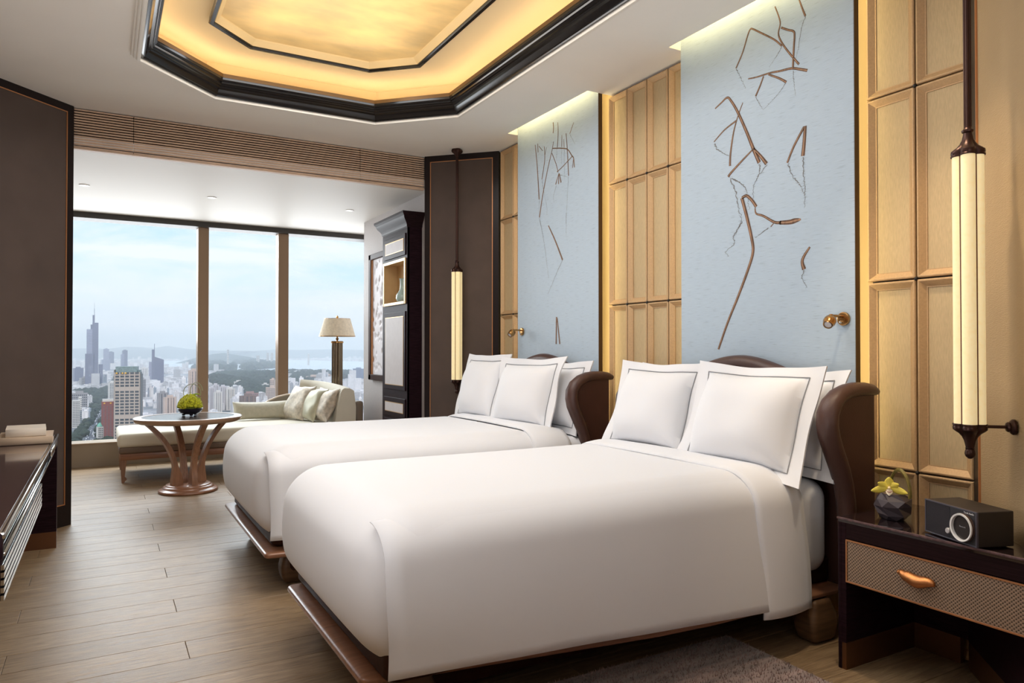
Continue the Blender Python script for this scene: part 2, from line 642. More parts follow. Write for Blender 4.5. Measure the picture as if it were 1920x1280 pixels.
def inset(poly, d):
    n = len(poly)
    P = [Vector(p) for p in poly]
    r = []
    for i in range(n):
        e1 = (P[i] - P[i - 1]).normalized()
        e2 = (P[(i + 1) % n] - P[i]).normalized()
        n1, n2 = Vector((-e1.y, e1.x)), Vector((-e2.y, e2.x))
        m = n1 + n2
        r.append(tuple(P[i] + m / m.dot(n1) * d))
    return r
M_led = emission_mat('warm_cove_light', (1.0, 0.77, 0.47, 1), 13)
q = MB().ring(OCT, [(0.022, 2.980), (0.040, 2.980), (0.040, 2.995), (0.022, 2.995), (0.022, 2.980)])
obj('cove_lamp', q, M_led, cove)
FIELD = [(0.80, 2.17), (1.55, 2.17), (1.822, 2.42), (1.822, 4.44), (1.555, 4.690), (0.785, 4.690), (0.52, 4.44), (0.52, 2.42)]
q = MB().ring(FIELD, [(-0.002, 3.126), (-0.006, 3.090), (0.000, 3.084), (0.020, 3.084), (0.026, 3.092), (0.028, 3.15)])
recalc(struct('trim_4', q, M_lacquer, smooth=20))
M_cream = mat('cream_bevel', lin(238, 214, 168), 0.7)
q = MB().ring(FIELD, [(0.027, 3.098), (0.029, 3.102), (0.055, 3.128), (0.058, 3.135)])
recalc(struct('trim_5', q, M_cream, smooth=20))
M_stucco = mat('swirled_stucco', lin(240, 208, 150), 0.42, var=0.20, vscale=3.2, vstretch=(1, 1.8, 1), detail=9, bump=0.35, bscale=7, rvar=0.12)
q = MB()
ip = inset(FIELD, 0.056)
q.add([(a, b, 3.135) for a, b in ip], [tuple(range(len(ip) - 1, -1, -1))])
struct('ceiling_medallion', q, M_stucco, smooth=0)
# cove ceiling between the ring and the field is closed by the slab above
q = MB()
q.add([(-0.2, 1.3, 3.2), (2.6, 1.3, 3.2), (2.6, 5.5, 3.2), (-0.2, 5.5, 3.2)], [(3, 2, 1, 0)])
obj('cove_backing', q, M_cove, cove)

# ---- gilded headboard wall
mb = MB().box(2.955, 3.05, 1.30, 5.60, 0, 3.35)
wall_right = struct('wall_right', mb, mat('wall_backing', lin(214, 186, 136), 0.7))
obj('joint_backing', MB().box(2.948, 2.956, 1.50, 1.963, 0, ZC).box(2.948, 2.956, 3.051, 3.828, 0, ZC).box(2.948, 2.956, 4.893, 5.36, 0, ZC), M_black, wall_right)
ZJ = [-0.10, 0.70, 1.50, 2.30, 2.888]
def gold_panel(y0, y1, z0, z1):
    g = 0.0035
    y0, y1, z0, z1 = y0 + g, y1 - g, z0 + g, z1 - g
    w = min(0.034, (y1 - y0) * 0.22)
    def rect(i):
        return [(y0 + i, z0 + i), (y1 - i, z0 + i), (y1 - i, z1 - i), (y0 + i, z1 - i)]
    q = MB()
    prof = [(0.0, 2.948), (0.0, 2.918), (0.004, 2.914), (0.008, 2.914), (w - 0.004, 2.934), (w, 2.934), (w, 2.938)]
    for i, x in prof:
        k = len(q.v)
        q.v += [(x, a, b) for a, b in rect(i)]
    for j in range(len(prof) - 1):
        for i in range(4):
            a, b = j * 4 + i, j * 4 + (i + 1) % 4
            q.f.append((a, a + 4, b + 4, b))
            q.mi.append(0)
    o = recalc(obj('wall_panel', q, M_goldframe, wall_right, smooth=15))
    r = MB()
    r.add([(2.938, a, b) for a, b in rect(w - 0.001)], [(0, 3, 2, 1)])
    obj('silk_inset', r, M_gold, o, smooth=0)
stud = None
for cols in ([1.527, 1.750, 1.970], [3.049, 3.246, 3.439, 3.632, 3.830], [4.884, 5.106, 5.328]):
    for i in range(len(cols) - 1):
        for j in range(4):
            gold_panel(cols[i], cols[i + 1], max(ZJ[j], 0.0), ZJ[j + 1])
    for y in cols[1:-1]:
        for z in ZJ[1:4]:
            if stud is None:
                stud = obj('black_stud', MB().lathe([(0.0085, 0), (0.0085, 0.004), (0.006, 0.008), (0.003, 0.010)], 10,
                           M=Matrix.Rotation(-PI / 2, 4, 'Y')), M_black, wall_right)
                stud.location = (2.918, y, z)
            else:
                link_copy(stud, wall_right, 'black_stud', (2.918, y, z))
# dark wall strip behind the beds' lower part is the same wall; LED strips behind each art panel
for a, b in ((2.00, 3.01), (3.86, 4.85)):
    for y in (a, b):
        obj('edge_lamp', MB().box(2.865, 2.871, y - 0.006, y + 0.006, 0.7, 2.98), M_led_edge, wall_right)

# ---- angled corner walls: dark frame, copper bead, suede field
def corner_wall(name, p0, p1, field_mat, border=0.052, skirt=0.145):
    """slab from p0 to p1 whose left-hand side (seen from inside) is the room"""
    a, b = Vector(p0), Vector(p1)
    d = (b - a)
    L_ = d.length
    ang = math.atan2(d.y, d.x)
    def P(s, n, z):                                   # along, outwards from the room, up
        c, si = math.cos(ang), math.sin(ang)
        return (a.x + s * c + n * si, a.y + s * si - n * c, z)
    def bx(q, s0, s1, n0, n1, z0, z1):
        vs = [P(s, n, z) for s in (s0, s1) for n in (n0, n1) for z in (z0, z1)]
        q.add(vs, [(0, 1, 3, 2), (4, 6, 7, 5), (0, 4, 5, 1), (2, 3, 7, 6), (0, 2, 6, 4), (1, 5, 7, 3)])
        return q
    w = struct(name, recalc_mb(bx(MB(), 0, L_, 0.012, 0.11, 0, ZC)), M_frame)
    q = MB()
    bx(q, 0, border, 0, 0.012, 0, ZC)
    bx(q, L_ - border, L_, 0, 0.012, 0, ZC)
    bx(q, border, L_ - border, 0, 0.012, ZC - border, ZC)
    bx(q, border, L_ - border, 0, 0.012, 0, skirt)
    obj('panel_frame', recalc_mb(q), M_frame, w, smooth=0)
    q = MB()
    c = 0.006
    z1 = ZC - border
    bx(q, border, border + c, -0.003, 0.011, skirt, z1)
    bx(q, L_ - border - c, L_ - border, -0.003, 0.011, skirt, z1)
    bx(q, border + c, L_ - border - c, -0.003, 0.011, z1 - c, z1)
    bx(q, border + c, L_ - border - c, -0.003, 0.011, skirt, skirt + c)
    obj('copper_bead', recalc_mb(q), M_copper, w, smooth=0)
    obj('suede_field', recalc_mb(bx(MB(), border + c, L_ - border - c, 0.004, 0.0119, skirt + c, z1 - c)), field_mat, w, smooth=0)
    return w
def recalc_mb(q):
    bm_ = bmesh.new()
    vs = [bm_.verts.new(p) for p in q.v]
    for f in q.f:
        bm_.faces.new([vs[i] for i in f])
    bmesh.ops.recalc_face_normals(bm_, faces=bm_.faces[:])
    bm_.verts.index_update()
    q.f = [tuple(v.index for v in f.verts) for f in bm_.faces]
    bm_.free()
    return q
M_fabric_tan = mat('tan_ribbed_wallcovering', lin(176, 150, 112), 0.75, var=0.06, vscale=3, bump=0.5, bscale=160, bstretch=(0.3, 0.3, 3.0))
corner_wall('wall_far_right', (2.914, 5.354), (2.436, 5.832), M_fabric_dark)
corner_wall('wall_far_left', (-0.189, 5.832), (-0.67, 5.351), M_fabric_dark)
corner_wall('wall_near_right', (2.300, 0.913), (2.914, 1.527), M_fabric_tan)
# plain walls that close the room
M_wall = mat('warm_grey_wallcovering', lin(150, 134, 120), 0.8, var=0.04, vscale=3)
struct('wall_left', MB().box(-0.80, -0.672, -2.2, 5.36, 0, ZC), M_wall)
struct('wall_back', MB().box(-0.80, 3.2, -2.2, -2.1, 0, ZC), M_wall)
struct('wall_near', MB().box(2.42, 2.55, -2.1, 0.95, 0, ZC), M_wall)

# ---- alcove by the window
struct('ceiling_alcove', MB().box(-1.2, 3.4, 5.86, 8.95, ZA, ZA + 0.06), M_alcove)
struct('wall_alcove_left', MB().box(-1.2, -1.05, 5.85, 8.95, 0, 2.95), M_wall)
M_silver = mat('silver_grey_wallcovering', lin(190, 184, 182), 0.6, var=0.06, vscale=40, vstretch=(1, 1, 5), bump=0.4, bscale=160, bstretch=(1, 1, 3))
struct('wall_alcove_right', MB().box(2.545, 3.40, 5.90, 7.85, 0, 2.95), M_silver)
struct('wall_alcove_end', MB().box(3.30, 3.42, 7.85, 8.95, 0, 2.95), M_silver)
struct('wall_behind_left', MB().box(-1.2, -0.36, 5.80, 5.86, 0, 2.95).box(-1.2, -0.80, 5.2, 5.8, 0, 2.95), M_wall)
struct('wall_above_alcove', MB().box(-1.2, 3.4, 5.90, 5.98, ZA + 0.05, 3.35), M_wall)
struct('wall_corner_far', MB().box(2.70, 3.4, 5.60, 5.90, 0, 3.3), M_wall)
struct('wall_side_right', MB().box(3.06, 3.4, 1.0, 5.6, 0, 3.3), M_wall)
struct('wall_corner_near', MB().box(2.62, 3.4, -2.1, 0.95, 0, 3.3), M_wall)

# grille of level slats between the two ceilings
g = thing('air_grille', 'long taupe slatted air grille along the ceiling step above the window alcove', 'grille', (1.125, 5.86, 2.62))
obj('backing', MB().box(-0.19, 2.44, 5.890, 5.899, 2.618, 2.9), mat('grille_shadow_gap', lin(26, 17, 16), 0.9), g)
M_slat = mat('taupe_slat_veneer', lin(206, 176, 150), 0.5, var=0.08, vscale=20, vstretch=(0.3, 1, 1))
sl = None
for k in range(15):
    z = 2.622 + k * 0.0186
    for x0, x1 in ((-0.19, 0.178), (0.181, 1.86), (1.863, 2.44)):
        obj('slat', MB().box(x0, x1, 5.850, 5.866, z, z + 0.0102, bev=0.0015, seg=1), M_slat, g)
obj('bottom_rail', MB().box(-0.19, 2.44, 5.850, 5.89, 2.610, 2.6205), M_slat, g)

# recessed downlights
for i, (x, y, lb) in enumerate(((-0.155, 7.257, 'small white recessed downlight in the alcove ceiling nearest the dark left wall panel'),
                   (0.875, 7.251, 'small white recessed downlight at the middle of the alcove ceiling'),
                   (2.185, 7.220, 'small white recessed downlight in the alcove ceiling nearest the dark tall cabinet'))):
    t = thing('downlight', lb, 'downlight', (x, y, ZA), group='recessed downlights of the alcove')
    obj('rim', MB().lathe([(0.030, 0), (0.040, -0.001), (0.044, -0.005), (0.040, -0.006), (0.033, -0.005), (0.031, 0.02)], 20, c=(x, y, ZA), cap=False), mat('white_metal', lin(240, 240, 238), 0.4), t)
    obj('lens', MB().lathe([(0.001, -0.001), (0.031, -0.002)], 20, c=(x, y, ZA), cap=False), emission_mat('downlight_glow', (1, 0.95, 0.88, 1), 3) if i == 0 else MATS['downlight_glow'], t)

# window wall
M_mull = mat('bronze_anodised_mullion', lin(140, 114, 90), 0.45, metal=0.3)
M_sill = mat('sill_board', lin(178, 160, 138), 0.5)
M_head = mat('charcoal_window_head', lin(58, 54, 50), 0.5)
glass = bpy.data.materials.new('window_glass')
glass.use_nodes = True
t_ = glass.node_tree
t_.nodes.clear()
tr = t_.nodes.new('ShaderNodeBsdfTransparent')
tr.inputs[0].default_value = (0.975, 0.985, 0.985, 1)
gl = t_.nodes.new('ShaderNodeBsdfGlossy')
gl.inputs['Roughness'].default_value = 0.01
fz = t_.nodes.new('ShaderNodeFresnel')
fz.inputs[0].default_value = 1.06
ms = t_.nodes.new('ShaderNodeMixShader')
om = t_.nodes.new('ShaderNodeOutputMaterial')
t_.links.new(fz.outputs[0], ms.inputs[0])
t_.links.new(tr.outputs[0], ms.inputs[1])
t_.links.new(gl.outputs[0], ms.inputs[2])
t_.links.new(ms.outputs[0], om.inputs[0])
struct('wall_window_base', MB().box(-1.2, 3.4, 8.60, 8.90, 0, 0.235), mat('window_base_panel', lin(150, 138, 122), 0.6))
struct('trim_sill', MB().box(-1.2, 3.4, 8.59, 8.86, 0.235, 0.247, bev=0.002), M_sill)
struct('trim_window_head', MB().box(-1.2, 3.4, 8.66, 8.90, 2.580, 2.645), M_head)
panes = [(-1.1, 0.92), (1.018, 1.79), (1.896, 3.3)]
for i, (a, b) in enumerate(panes):
    w = struct('window_%d' % (i + 1), MB().box(a, b, 8.800, 8.806, 0.245, 2.585), glass, smooth=0)
for i, (a, b) in enumerate(((0.913, 1.024), (1.785, 1.902))):
    struct('trim_mullion_%d' % (i + 1), MB().box(a, b, 8.70, 8.86, 0.247, 2.582, bev=0.004, seg=1), M_mull)

# ================================================================== beds
def smooth(a, b, x):
    t = min(1, max(0, (x - a) / (b - a)))
    return t * t * (3 - 2 * t)

def make_pillow(name, label, group, c, w, h, T, yaw, lean, roll=0.0, line=True, seed=0, cat='pillow', m=None, fl=0.10, pinch=0.07):
    """flanged square pillow: base middle at c, leaning back by lean, face turned by yaw (0 = facing -X)"""
    rnd = random.Random(seed)
    ph = [rnd.uniform(0, 6.28) for _ in range(6)]
    root = thing(name, label, cat, c, 0, group)
    N = 40
    def shape(u, v, side):
        cx = 1 - pinch * (1 - v * v) * (0.6 + 0.4 * u * u)
        cy = 1 - pinch * (1 - u * u) * (0.6 + 0.4 * v * v)
        a = w / 2 * u * cx
        b = h / 2 + h / 2 * v * cy
        e = max(abs(u), abs(v))
        ui = 1 - fl * 2 * (0.5 if fl == 0 else 1)
        f = 0.0
        if abs(u) < ui and abs(v) < ui:
            f = ((1 - (abs(u) / ui) ** 3.0) * (1 - (abs(v) / ui) ** 3.0)) ** 0.62
        d = T / 2 * f + 0.004
        d += 0.006 * f * math.sin(5 * u + ph[0]) * math.sin(4 * v + ph[1])
        wob = 0.010 * e ** 3 * math.sin(3 * (u + v) + ph[2]) + 0.006 * e * e * math.sin(7 * u - 5 * v + ph[3])
        return (-side * d + wob, a, b)
    R = Matrix.Translation(c) @ Matrix.Rotation(yaw, 4, 'Z') @ Matrix.Rotation(lean, 4, 'Y') @ Matrix.Rotation(roll, 4, 'X')
    q = MB()
    for side in (1, -1):
        k = len(q.v)
        for i in range(N + 1):
            for j in range(N + 1):
                q.v.append(tuple(R @ Vector(shape(-1 + 2 * i / N, -1 + 2 * j / N, side))))
        for i in range(N):
            for j in range(N):
                a = k + i * (N + 1) + j
                f = (a, a + 1, a + N + 2, a + N + 1)
                q.f.append(f if side == 1 else f[::-1])
                q.mi.append(0)
    n1 = (N + 1) ** 2
    edge = [i * (N + 1) for i in range(N + 1)] + [N * (N + 1) + j for j in range(1, N + 1)] + [i * (N + 1) + N for i in range(N - 1, -1, -1)] + [j for j in range(N - 1, 0, -1)]
    for i in range(len(edge)):
        a, b = edge[i], edge[(i + 1) % len(edge)]
        q.f.append((a, b, b + n1, a + n1))
        q.mi.append(0)
    o = recalc(obj('pillow_case' if cat == 'pillow' else 'cushion_cover', q, m or M_linen, root, smooth=60))
    if line:
        ui = 1 - fl * 1.85
        pts = []
        M_ = 40
        for s in range(4):
            for k in range(M_):
                t = -ui + 2 * ui * k / M_
                u, v = ((t, ui), (ui, -t), (-t, -ui), (-ui, t))[s]
                p = shape(u, v, 1)
                pts.append(R @ Vector((p[0] - 0.0025, p[1], p[2])))
        pts.append(pts[0])
        obj('embroidered_line', MB().tube(pts, 0.0022, 6, cap=False), M_thread, root)
    return root

def sheet(q, rows):
    """rows of points to a quad sheet"""
    n = len(rows[0])
    k = len(q.v)
    for r in rows:
        q.v += [tuple(p) for p in r]
    for i in range(len(rows) - 1):
        for j in range(n - 1):
            a = k + i * n + j
            q.f.append((a, a + n, a + n + 1, a + 1))
            q.mi.append(0)
    return q

def wing_profile():
    return [(2.868, 1.028), (2.83, 1.036), (2.78, 1.040), (2.72, 1.040), (2.665, 1.033), (2.615, 1.015), (2.575, 0.985), (2.553, 0.945), (2.550, 0.90),
            (2.560, 0.855), (2.580, 0.81), (2.605, 0.76), (2.629, 0.71), (2.650, 0.65), (2.664, 0.58), (2.672, 0.48), (2.676, 0.36), (2.678, 0.24)]

def make_bed(tagw, y0, y1, ry0, ry1, xf, wy, hy1, legs, fold_x):
    """y0..y1 the mattress, ry0..ry1 the plinth at the foot, wy the near wing, hy1 the far wing"""
    yc = (y0 + y1) / 2
    root = thing('bed', tagw['bed'], 'bed', (xf + 1.0, yc, 0), 0, 'twin beds')
    zt = 0.712
    # plinth with a bullnose edge
    q = MB().rbox((xf - 0.005, ry0, 0.173), (2.78, ry1, 0.205), (0.030, 0.030, 0.012), 4, 8, warp=lambda p: [p[0], p[1] - (0.15 * min(1.12, max(0.0, p[0] - xf - 0.05)) if p[1] < yc else 0.0), p[2]])
    obj('plinth', q, M_walnut, root, smooth=60)
    obj('under_frame', MB().box(xf + 0.14, 2.76, ry0 + 0.06, ry1 - 0.10, 0.085, 0.175, bev=0.004), M_darkwood, root)
    obj('box_base', MB().rbox((xf + 0.045, y0 + 0.03, 0.204), (2.76, y1 - 0.03, 0.32), (0.05, 0.05, 0.02), 4, 4), M_darkwood, root, smooth=60)
    M_leg = mat('pale_oak_block', lin(100, 74, 50), 0.5, var=0.35, vscale=7, vstretch=(1, 1, 7))
    lg = None
    for (lx, ly) in legs:
        if lg is None:
            q = MB().rbox((-0.075, -0.055, 0), (0.075, 0.055, 0.174), (0.026, 0.024, 0.02), 4, 6,
                          warp=lambda p: [p[0] * (0.78 + 0.30 * math.sin(PI * min(1, p[2] / 0.15)) ** 0.8), p[1] * (0.80 + 0.25 * math.sin(PI * min(1, p[2] / 0.15))), p[2]])
            lg = obj('leg', q, M_leg, root, smooth=60, world=False)
            lg.location = (lx - root.location.x, ly - yc, 0)
        else:
            link_copy(lg, root, 'leg', (lx - root.location.x, ly - yc, 0))
    # mattress in its fitted sheet (shows at the head)
    q = MB().rbox((xf + 0.10, y0, 0.25), (2.72, y1, 0.655), (0.09, 0.085, 0.085), 6, 10)
    obj('mattress', q, M_linen, root, smooth=60)
    # headboard: camel back, rolled edge, two wings
    def camel(y):
        s = (y - wy) / (hy1 - wy)
        return 1.012 + 0.138 * (0.5 - 0.5 * math.cos(2 * PI * s)) ** 1.15
    K = 40
    poly = [(wy + (hy1 - wy) * i / K, camel(wy + (hy1 - wy) * i / K)) for i in range(K + 1)]
    q = MB()
    q.prism([(wy, 0.20)] + poly[::1] + [(hy1, 0.20)], 2.735, 2.80, axis='x')
    hb = recalc(obj('headboard', q, M_leather, root, smooth=30))
    obj('rolled_edge', MB().tube([(2.770, a, b - 0.012) for a, b in poly], 0.042, 12), M_leather, hb, smooth=60)
    obj('piping', MB().tube([(2.731, a, b - 0.050) for a, b in poly], 0.003, 6), mat('leather_piping', lin(104, 74, 60), 0.5), hb)
    pr = wing_profile()
    for s, yw in ((1, wy), (-1, hy1)):
        q = MB()
        pp = [(2.83, 0.20)] + [(2.83, 1.03)] + pr[2:] + [(2.678, 0.20)]
        q.prism(pp, yw - 0.018, yw + 0.018, axis='y')
        w = recalc(obj('wing', q, mat('deep_brown_leather', lin(66, 36, 28), 0.45, bump=0.2, bscale=260, var=0.15, vscale=6), root, smooth=0))
        rr = [0.016, 0.026, 0.030, 0.031, 0.032, 0.034, 0.036, 0.037, 0.037, 0.037, 0.036, 0.036, 0.035, 0.034, 0.033, 0.032, 0.031, 0.030]
        obj('wing_roll', MB().tube([(a, yw, b) for a, b in pr], [r_ for r_ in rr], 14, flat=1.25), M_leather, w, smooth=60)
    # ------------- duvet (its own thing)
    dv = thing('duvet', tagw['duvet'], 'duvet', (xf + 0.9, yc, 0.24), 0, 'white duvets')
    def warp(p):
        x, y, z = p
        k = 1 - smooth(xf - 0.02, xf + 0.30, x)
        zz = (z - 0.265) / (zt - 0.265)
        belly = math.sin(PI * min(1, max(0, zz)) ** 0.85)
        edge = 1 - abs((y - yc) / ((y1 - y0) / 2)) ** 4
        x -= 0.045 * k * belly * (0.55 + 0.45 * edge)
        x += 0.006 * k * (1 - smooth(0, 0.30, zz))
        if zz > 0.6:
            z += smooth(0.6, 1.0, zz) * smooth(xf, xf + 0.5, x) * 1.0 * ( 0.012 * math.sin(2.1 * x + 1) * math.sin(PI * (y - y0) / (y1 - y0)) + 0.010 * math.sin(PI * (y - y0) / (y1 - y0)))
        return [x, y, z]
    q = MB().rbox((xf, y0 - 0.012, 0.222), (2.36, y1 + 0.02, zt), (0.15, 0.17, 0.14), 9, 16, warp=warp)
    obj('duvet_body', q, M_linen, dv, smooth=80)
    # the side drop nearest the room: one flat sheet that folds over the edge
    def drop(y, sgn, x0, x1, hem0, hem1, lift, nm, top_in=0.22, flare=0.055, seed=1):
        rows = []
        nx = 26
        for i in range(nx + 1):
            s = i / nx
            x = x0 + (x1 - x0) * s
            hem = hem0 + (hem1 - hem0) * s
            R_ = 0.13
            ztop = zt + lift
            ye = y - sgn * lift
            pts = []
            dip = 0.009 + 0.022 * max(0.0, 1 - s * 7)
            for k in range(11):
                a = PI / 2 * (0.15 + 0.85 * k / 10)
                sk = dip * (1 - k / 10) ** 1.3
                pts.append((x, ye + sgn * (0.17 - (0.17 - sk) * math.sin(a)), ztop - 0.14 + (0.14 - sk) * math.cos(a)))
            zz = ztop - 0.14
            for k in range(1, 13):
                t = k / 12
                wav = 0.003 * t * math.sin(5 * x + seed) + 0.0015 * t * math.sin(13 * x + 2 * seed)
                pts.append((x + 0.01 * t * math.sin(3 * t + s), ye - sgn * (flare * t * (0.35 + 0.65 * s)) + wav, zz + (hem - zz) * t))
            rows.append(pts)
        o = obj(nm, sheet(MB(), rows), M_linen, dv, smooth=80, solid=0.003)
        return o
    drop(y0 - 0.013, 1, xf + 0.018, 2.34, 0.262, 0.190, 0.003, 'side_drop', seed=1)
    drop(y1 + 0.021, -1, xf + 0.16, 2.34, 0.235, 0.215, 0.003, 'side_drop', seed=4)
    # turned-down band at the head end of the duvet
    rows = []
    nx = 10
    for i in range(nx + 1):
        s = i / nx
        x = fold_x + 0.275 * s
        puff = 0.016 * math.sin(PI * min(1, s * 1.1 + 0.0)) ** 0.9
        lift = 0.004 + puff
        if i == 0:
            lift = 0.002
        pts = []
        for sgn, ye in ((1, y0 - 0.018), (-1, y1 + 0.024)):
            R_ = 0.14 + lift
            Ry = 0.17 + lift
            hem = 0.165 if sgn == 1 else 0.19
            zt2 = zt + lift - 0.012 * s
            yo = ye - sgn * lift
            col = []
            for k in range(1, 13):
                t = 1 - (k - 1) / 12
                col.append((x + 0.012 * t * math.sin(4 * t), yo - sgn * 0.045 * t, zt2 - R_ + (hem - zt2 + R_) * t))
            for k in range(9):
                a = PI / 2 * (1 - k / 8)
                col.append((x, yo + sgn * Ry * (1 - math.sin(a)), zt2 - R_ * (1 - math.cos(a))))
            pts.append(col)
        nmid = 12
        ya, yb = pts[0][-1][1], pts[1][-1][1]
        za = pts[0][-1][2]
        mid = [(x, ya + (yb - ya) * k / nmid, za + 0.005 * math.sin(PI * k / nmid)) for k in range(1, nmid)]
        rows.append(pts[0] + mid + pts[1][::-1])
    obj('turned_down_band', sheet(MB(), rows), M_linen, dv, smooth=80, solid=0.007)
    return root

make_bed({'bed': 'brown leather wing-back bed nearer the camera, beside the bedside cabinet',
          'duvet': 'smooth white duvet on the bed nearer the camera'},
         2.00, 3.23, 2.13, 3.16, 0.69, 1.90, 3.22, ((0.87, 2.18), (0.87, 3.00), (2.59, 1.99), (2.59, 3.05)), 2.225)
make_bed({'bed': 'brown leather wing-back bed farther away, nearer the window alcove',
          'duvet': 'smooth white duvet on the bed nearer the window'},
         3.72, 5.03, 3.67, 5.04, 0.70, 3.73, 5.08, ((0.88, 3.84), (0.88, 4.80), (2.59, 3.84), (2.59, 4.86)), 2.26)

L9 = math.radians
G1, G2 = 'pillows on the nearer bed', 'pillows on the farther bed'
# back row first
make_pillow('pillow', 'back pillow on the nearer bed, against its leather wing', G1, (2.585, 2.245, 0.655), 0.66, 0.485, 0.16, L9(4), L9(17), seed=11)
make_pillow('pillow', 'back pillow on the nearer bed, mostly hidden behind the front pair', G1, (2.58, 2.90, 0.655), 0.62, 0.50, 0.16, L9(4), L9(17), seed=12)
make_pillow('pillow', 'front pillow on the nearer bed with its whole grey embroidered border in view', G1, (2.40, 2.27, 0.655), 0.68, 0.52, 0.235, L9(5), L9(20), roll=L9(1.6), seed=13)
make_pillow('pillow', 'front pillow on the nearer bed, partly tucked behind its neighbour', G1, (2.42, 2.90, 0.665), 0.62, 0.505, 0.23, L9(5), L9(18), roll=L9(1), seed=14)
make_pillow('pillow', 'back pillow on the farther bed, against its leather wing', G2, (2.585, 4.06, 0.655), 0.62, 0.50, 0.16, L9(5), L9(16), seed=15)
make_pillow('pillow', 'back pillow on the farther bed, hidden behind the front pair', G2, (2.58, 4.74, 0.655), 0.62, 0.50, 0.16, L9(5), L9(16), seed=16)
make_pillow('pillow', 'front pillow on the farther bed with its whole grey embroidered border in view', G2, (2.40, 4.17, 0.66), 0.70, 0.525, 0.235, L9(7), L9(18), roll=L9(-1), seed=17)
make_pillow('pillow', 'front pillow on the farther bed, nearest the hanging lantern', G2, (2.37, 4.76, 0.67), 0.56, 0.53, 0.19, L9(6), L9(16), seed=18)

# ================================================================== art panels on the headboard wall
def silk_mat():
    m = bpy.data.materials.new('pale_blue_slub_silk')
    m.use_nodes = True
    t = m.node_tree
    L = t.links.new
    b = t.nodes['Principled BSDF']
    tcn = t.nodes.new('ShaderNodeTexCoord')
    mp_ = t.nodes.new('ShaderNodeMapping')
    mp_.inputs['Scale'].default_value = (1, 10, 230)
    L(tcn.outputs['Object'], mp_.inputs['Vector'])
    n = t.nodes.new('ShaderNodeTexNoise')
    n.inputs['Scale'].default_value = 1.6
    n.inputs['Detail'].default_value = 2
    L(mp_.outputs[0], n.inputs['Vector'])
    r = t.nodes.new('ShaderNodeValToRGB')
    e_ = r.color_ramp.elements
    e_[0].position = 0.27
    e_[0].color = lin(150, 164, 178)
    e_[1].position = 0.37
    e_[1].color = lin(174, 191, 205)
    x = e_.new(0.75)
    x.color = lin(182, 199, 213)
    L(n.outputs[0], r.inputs[0])
    L(r.outputs[0], b.inputs['Base Color'])
    b.inputs['Roughness'].default_value = 0.55
    b.inputs['Sheen Weight'].default_value = 0.2
    bp = t.nodes.new('ShaderNodeBump')
    bp.inputs['Strength'].default_value = 0.15
    bp.inputs['Distance'].default_value = 0.002
    L(n.outputs[0], bp.inputs['Height'])
    L(bp.outputs[0], b.inputs['Normal'])
    return m
M_silk = silk_mat()
M_stem = mat('painted_brown_stem', lin(96, 68, 50), 0.7, var=0.4, vscale=90, vstretch=(1, 1, 0.25))
M_stem2 = mat('painted_stem_light', lin(162, 126, 98), 0.7, var=0.3, vscale=90, vstretch=(1, 1, 0.25))
M_ripple = mat('painted_grey_ripple', lin(122, 122, 122), 0.8)
STEMS_NEAR=[([(2.387,2.876),(2.366,2.822),(2.356,2.78),(2.367,2.737),(2.352,2.693),(2.311,2.628),(2.25,2.546)],[0.0069,0.0118]),([(2.253,2.867),(2.231,2.804),(2.213,2.758)],[0.0076,0.0114]),([(2.636,2.659),(2.591,2.725),(2.557,2.801),(2.542,2.823),(2.528,2.822),(2.479,2.785),(2.393,2.717),(2.347,2.668)],[0.0094,0.0094]),([(2.351,2.759),(2.311,2.732),(2.281,2.714),(2.274,2.693),(2.279,2.628),(2.284,2.543)],[0.0107,0.0126]),([(2.555,2.578),(2.502,2.569),(2.42,2.562),(2.358,2.551),(2.292,2.541),(2.243,2.52),(2.204,2.501)],[0.0071,0.0153]),([(2.458,2.559),(2.48,2.518),(2.508,2.475)],[0.01,0.0119]),([(2.428,2.558),(2.363,2.517),(2.322,2.485)],[0.0099,0.0138]),([(2.782,2.493),(2.74,2.51),(2.697,2.526),(2.67,2.501),(2.625,2.429),(2.566,2.309),(2.526,2.219),(2.487,2.137)],[0.0083,0.0235]),([(2.591,2.468),(2.625,2.406),(2.655,2.327),(2.675,2.226),(2.679,2.163)],[0.0053,0.0159]),([(2.791,2.317),(2.717,2.361),(2.636,2.387)],[0.0069,0.0111]),([(2.53,2.211),(2.596,2.173),(2.672,2.126),(2.691,2.109)],[0.0091,0.0182]),([(2.523,2.215),(2.48,2.169),(2.442,2.121)],[0.0143,0.0221]),([(2.319,2.098),(2.28,2.169),(2.223,2.244)],[0.0123,0.0148]),([(2.217,2.247),(2.223,2.176),(2.231,2.11)],[0.018,0.0229]),([(2.6,1.982),(2.569,1.885),(2.534,1.755),(2.53,1.692),(2.561,1.612),(2.625,1.484),(2.7,1.346),(2.764,1.209)],[0.0226,0.0145]),([(2.6,1.982),(2.568,1.987),(2.533,1.956),(2.507,1.92)],[0.0162,0.0194]),([(2.515,1.915),(2.507,1.886),(2.464,1.868),(2.397,1.827),(2.356,1.818)],[0.0079,0.0174]),([(2.365,1.819),(2.309,1.813),(2.274,1.815),(2.243,1.816)],[0.0198,0.0335]),([(2.195,1.681),(2.236,1.626),(2.227,1.58)],[0.0102,0.0248]),([(2.401,1.821),(2.418,1.807)],[0.0062,0.0062])]
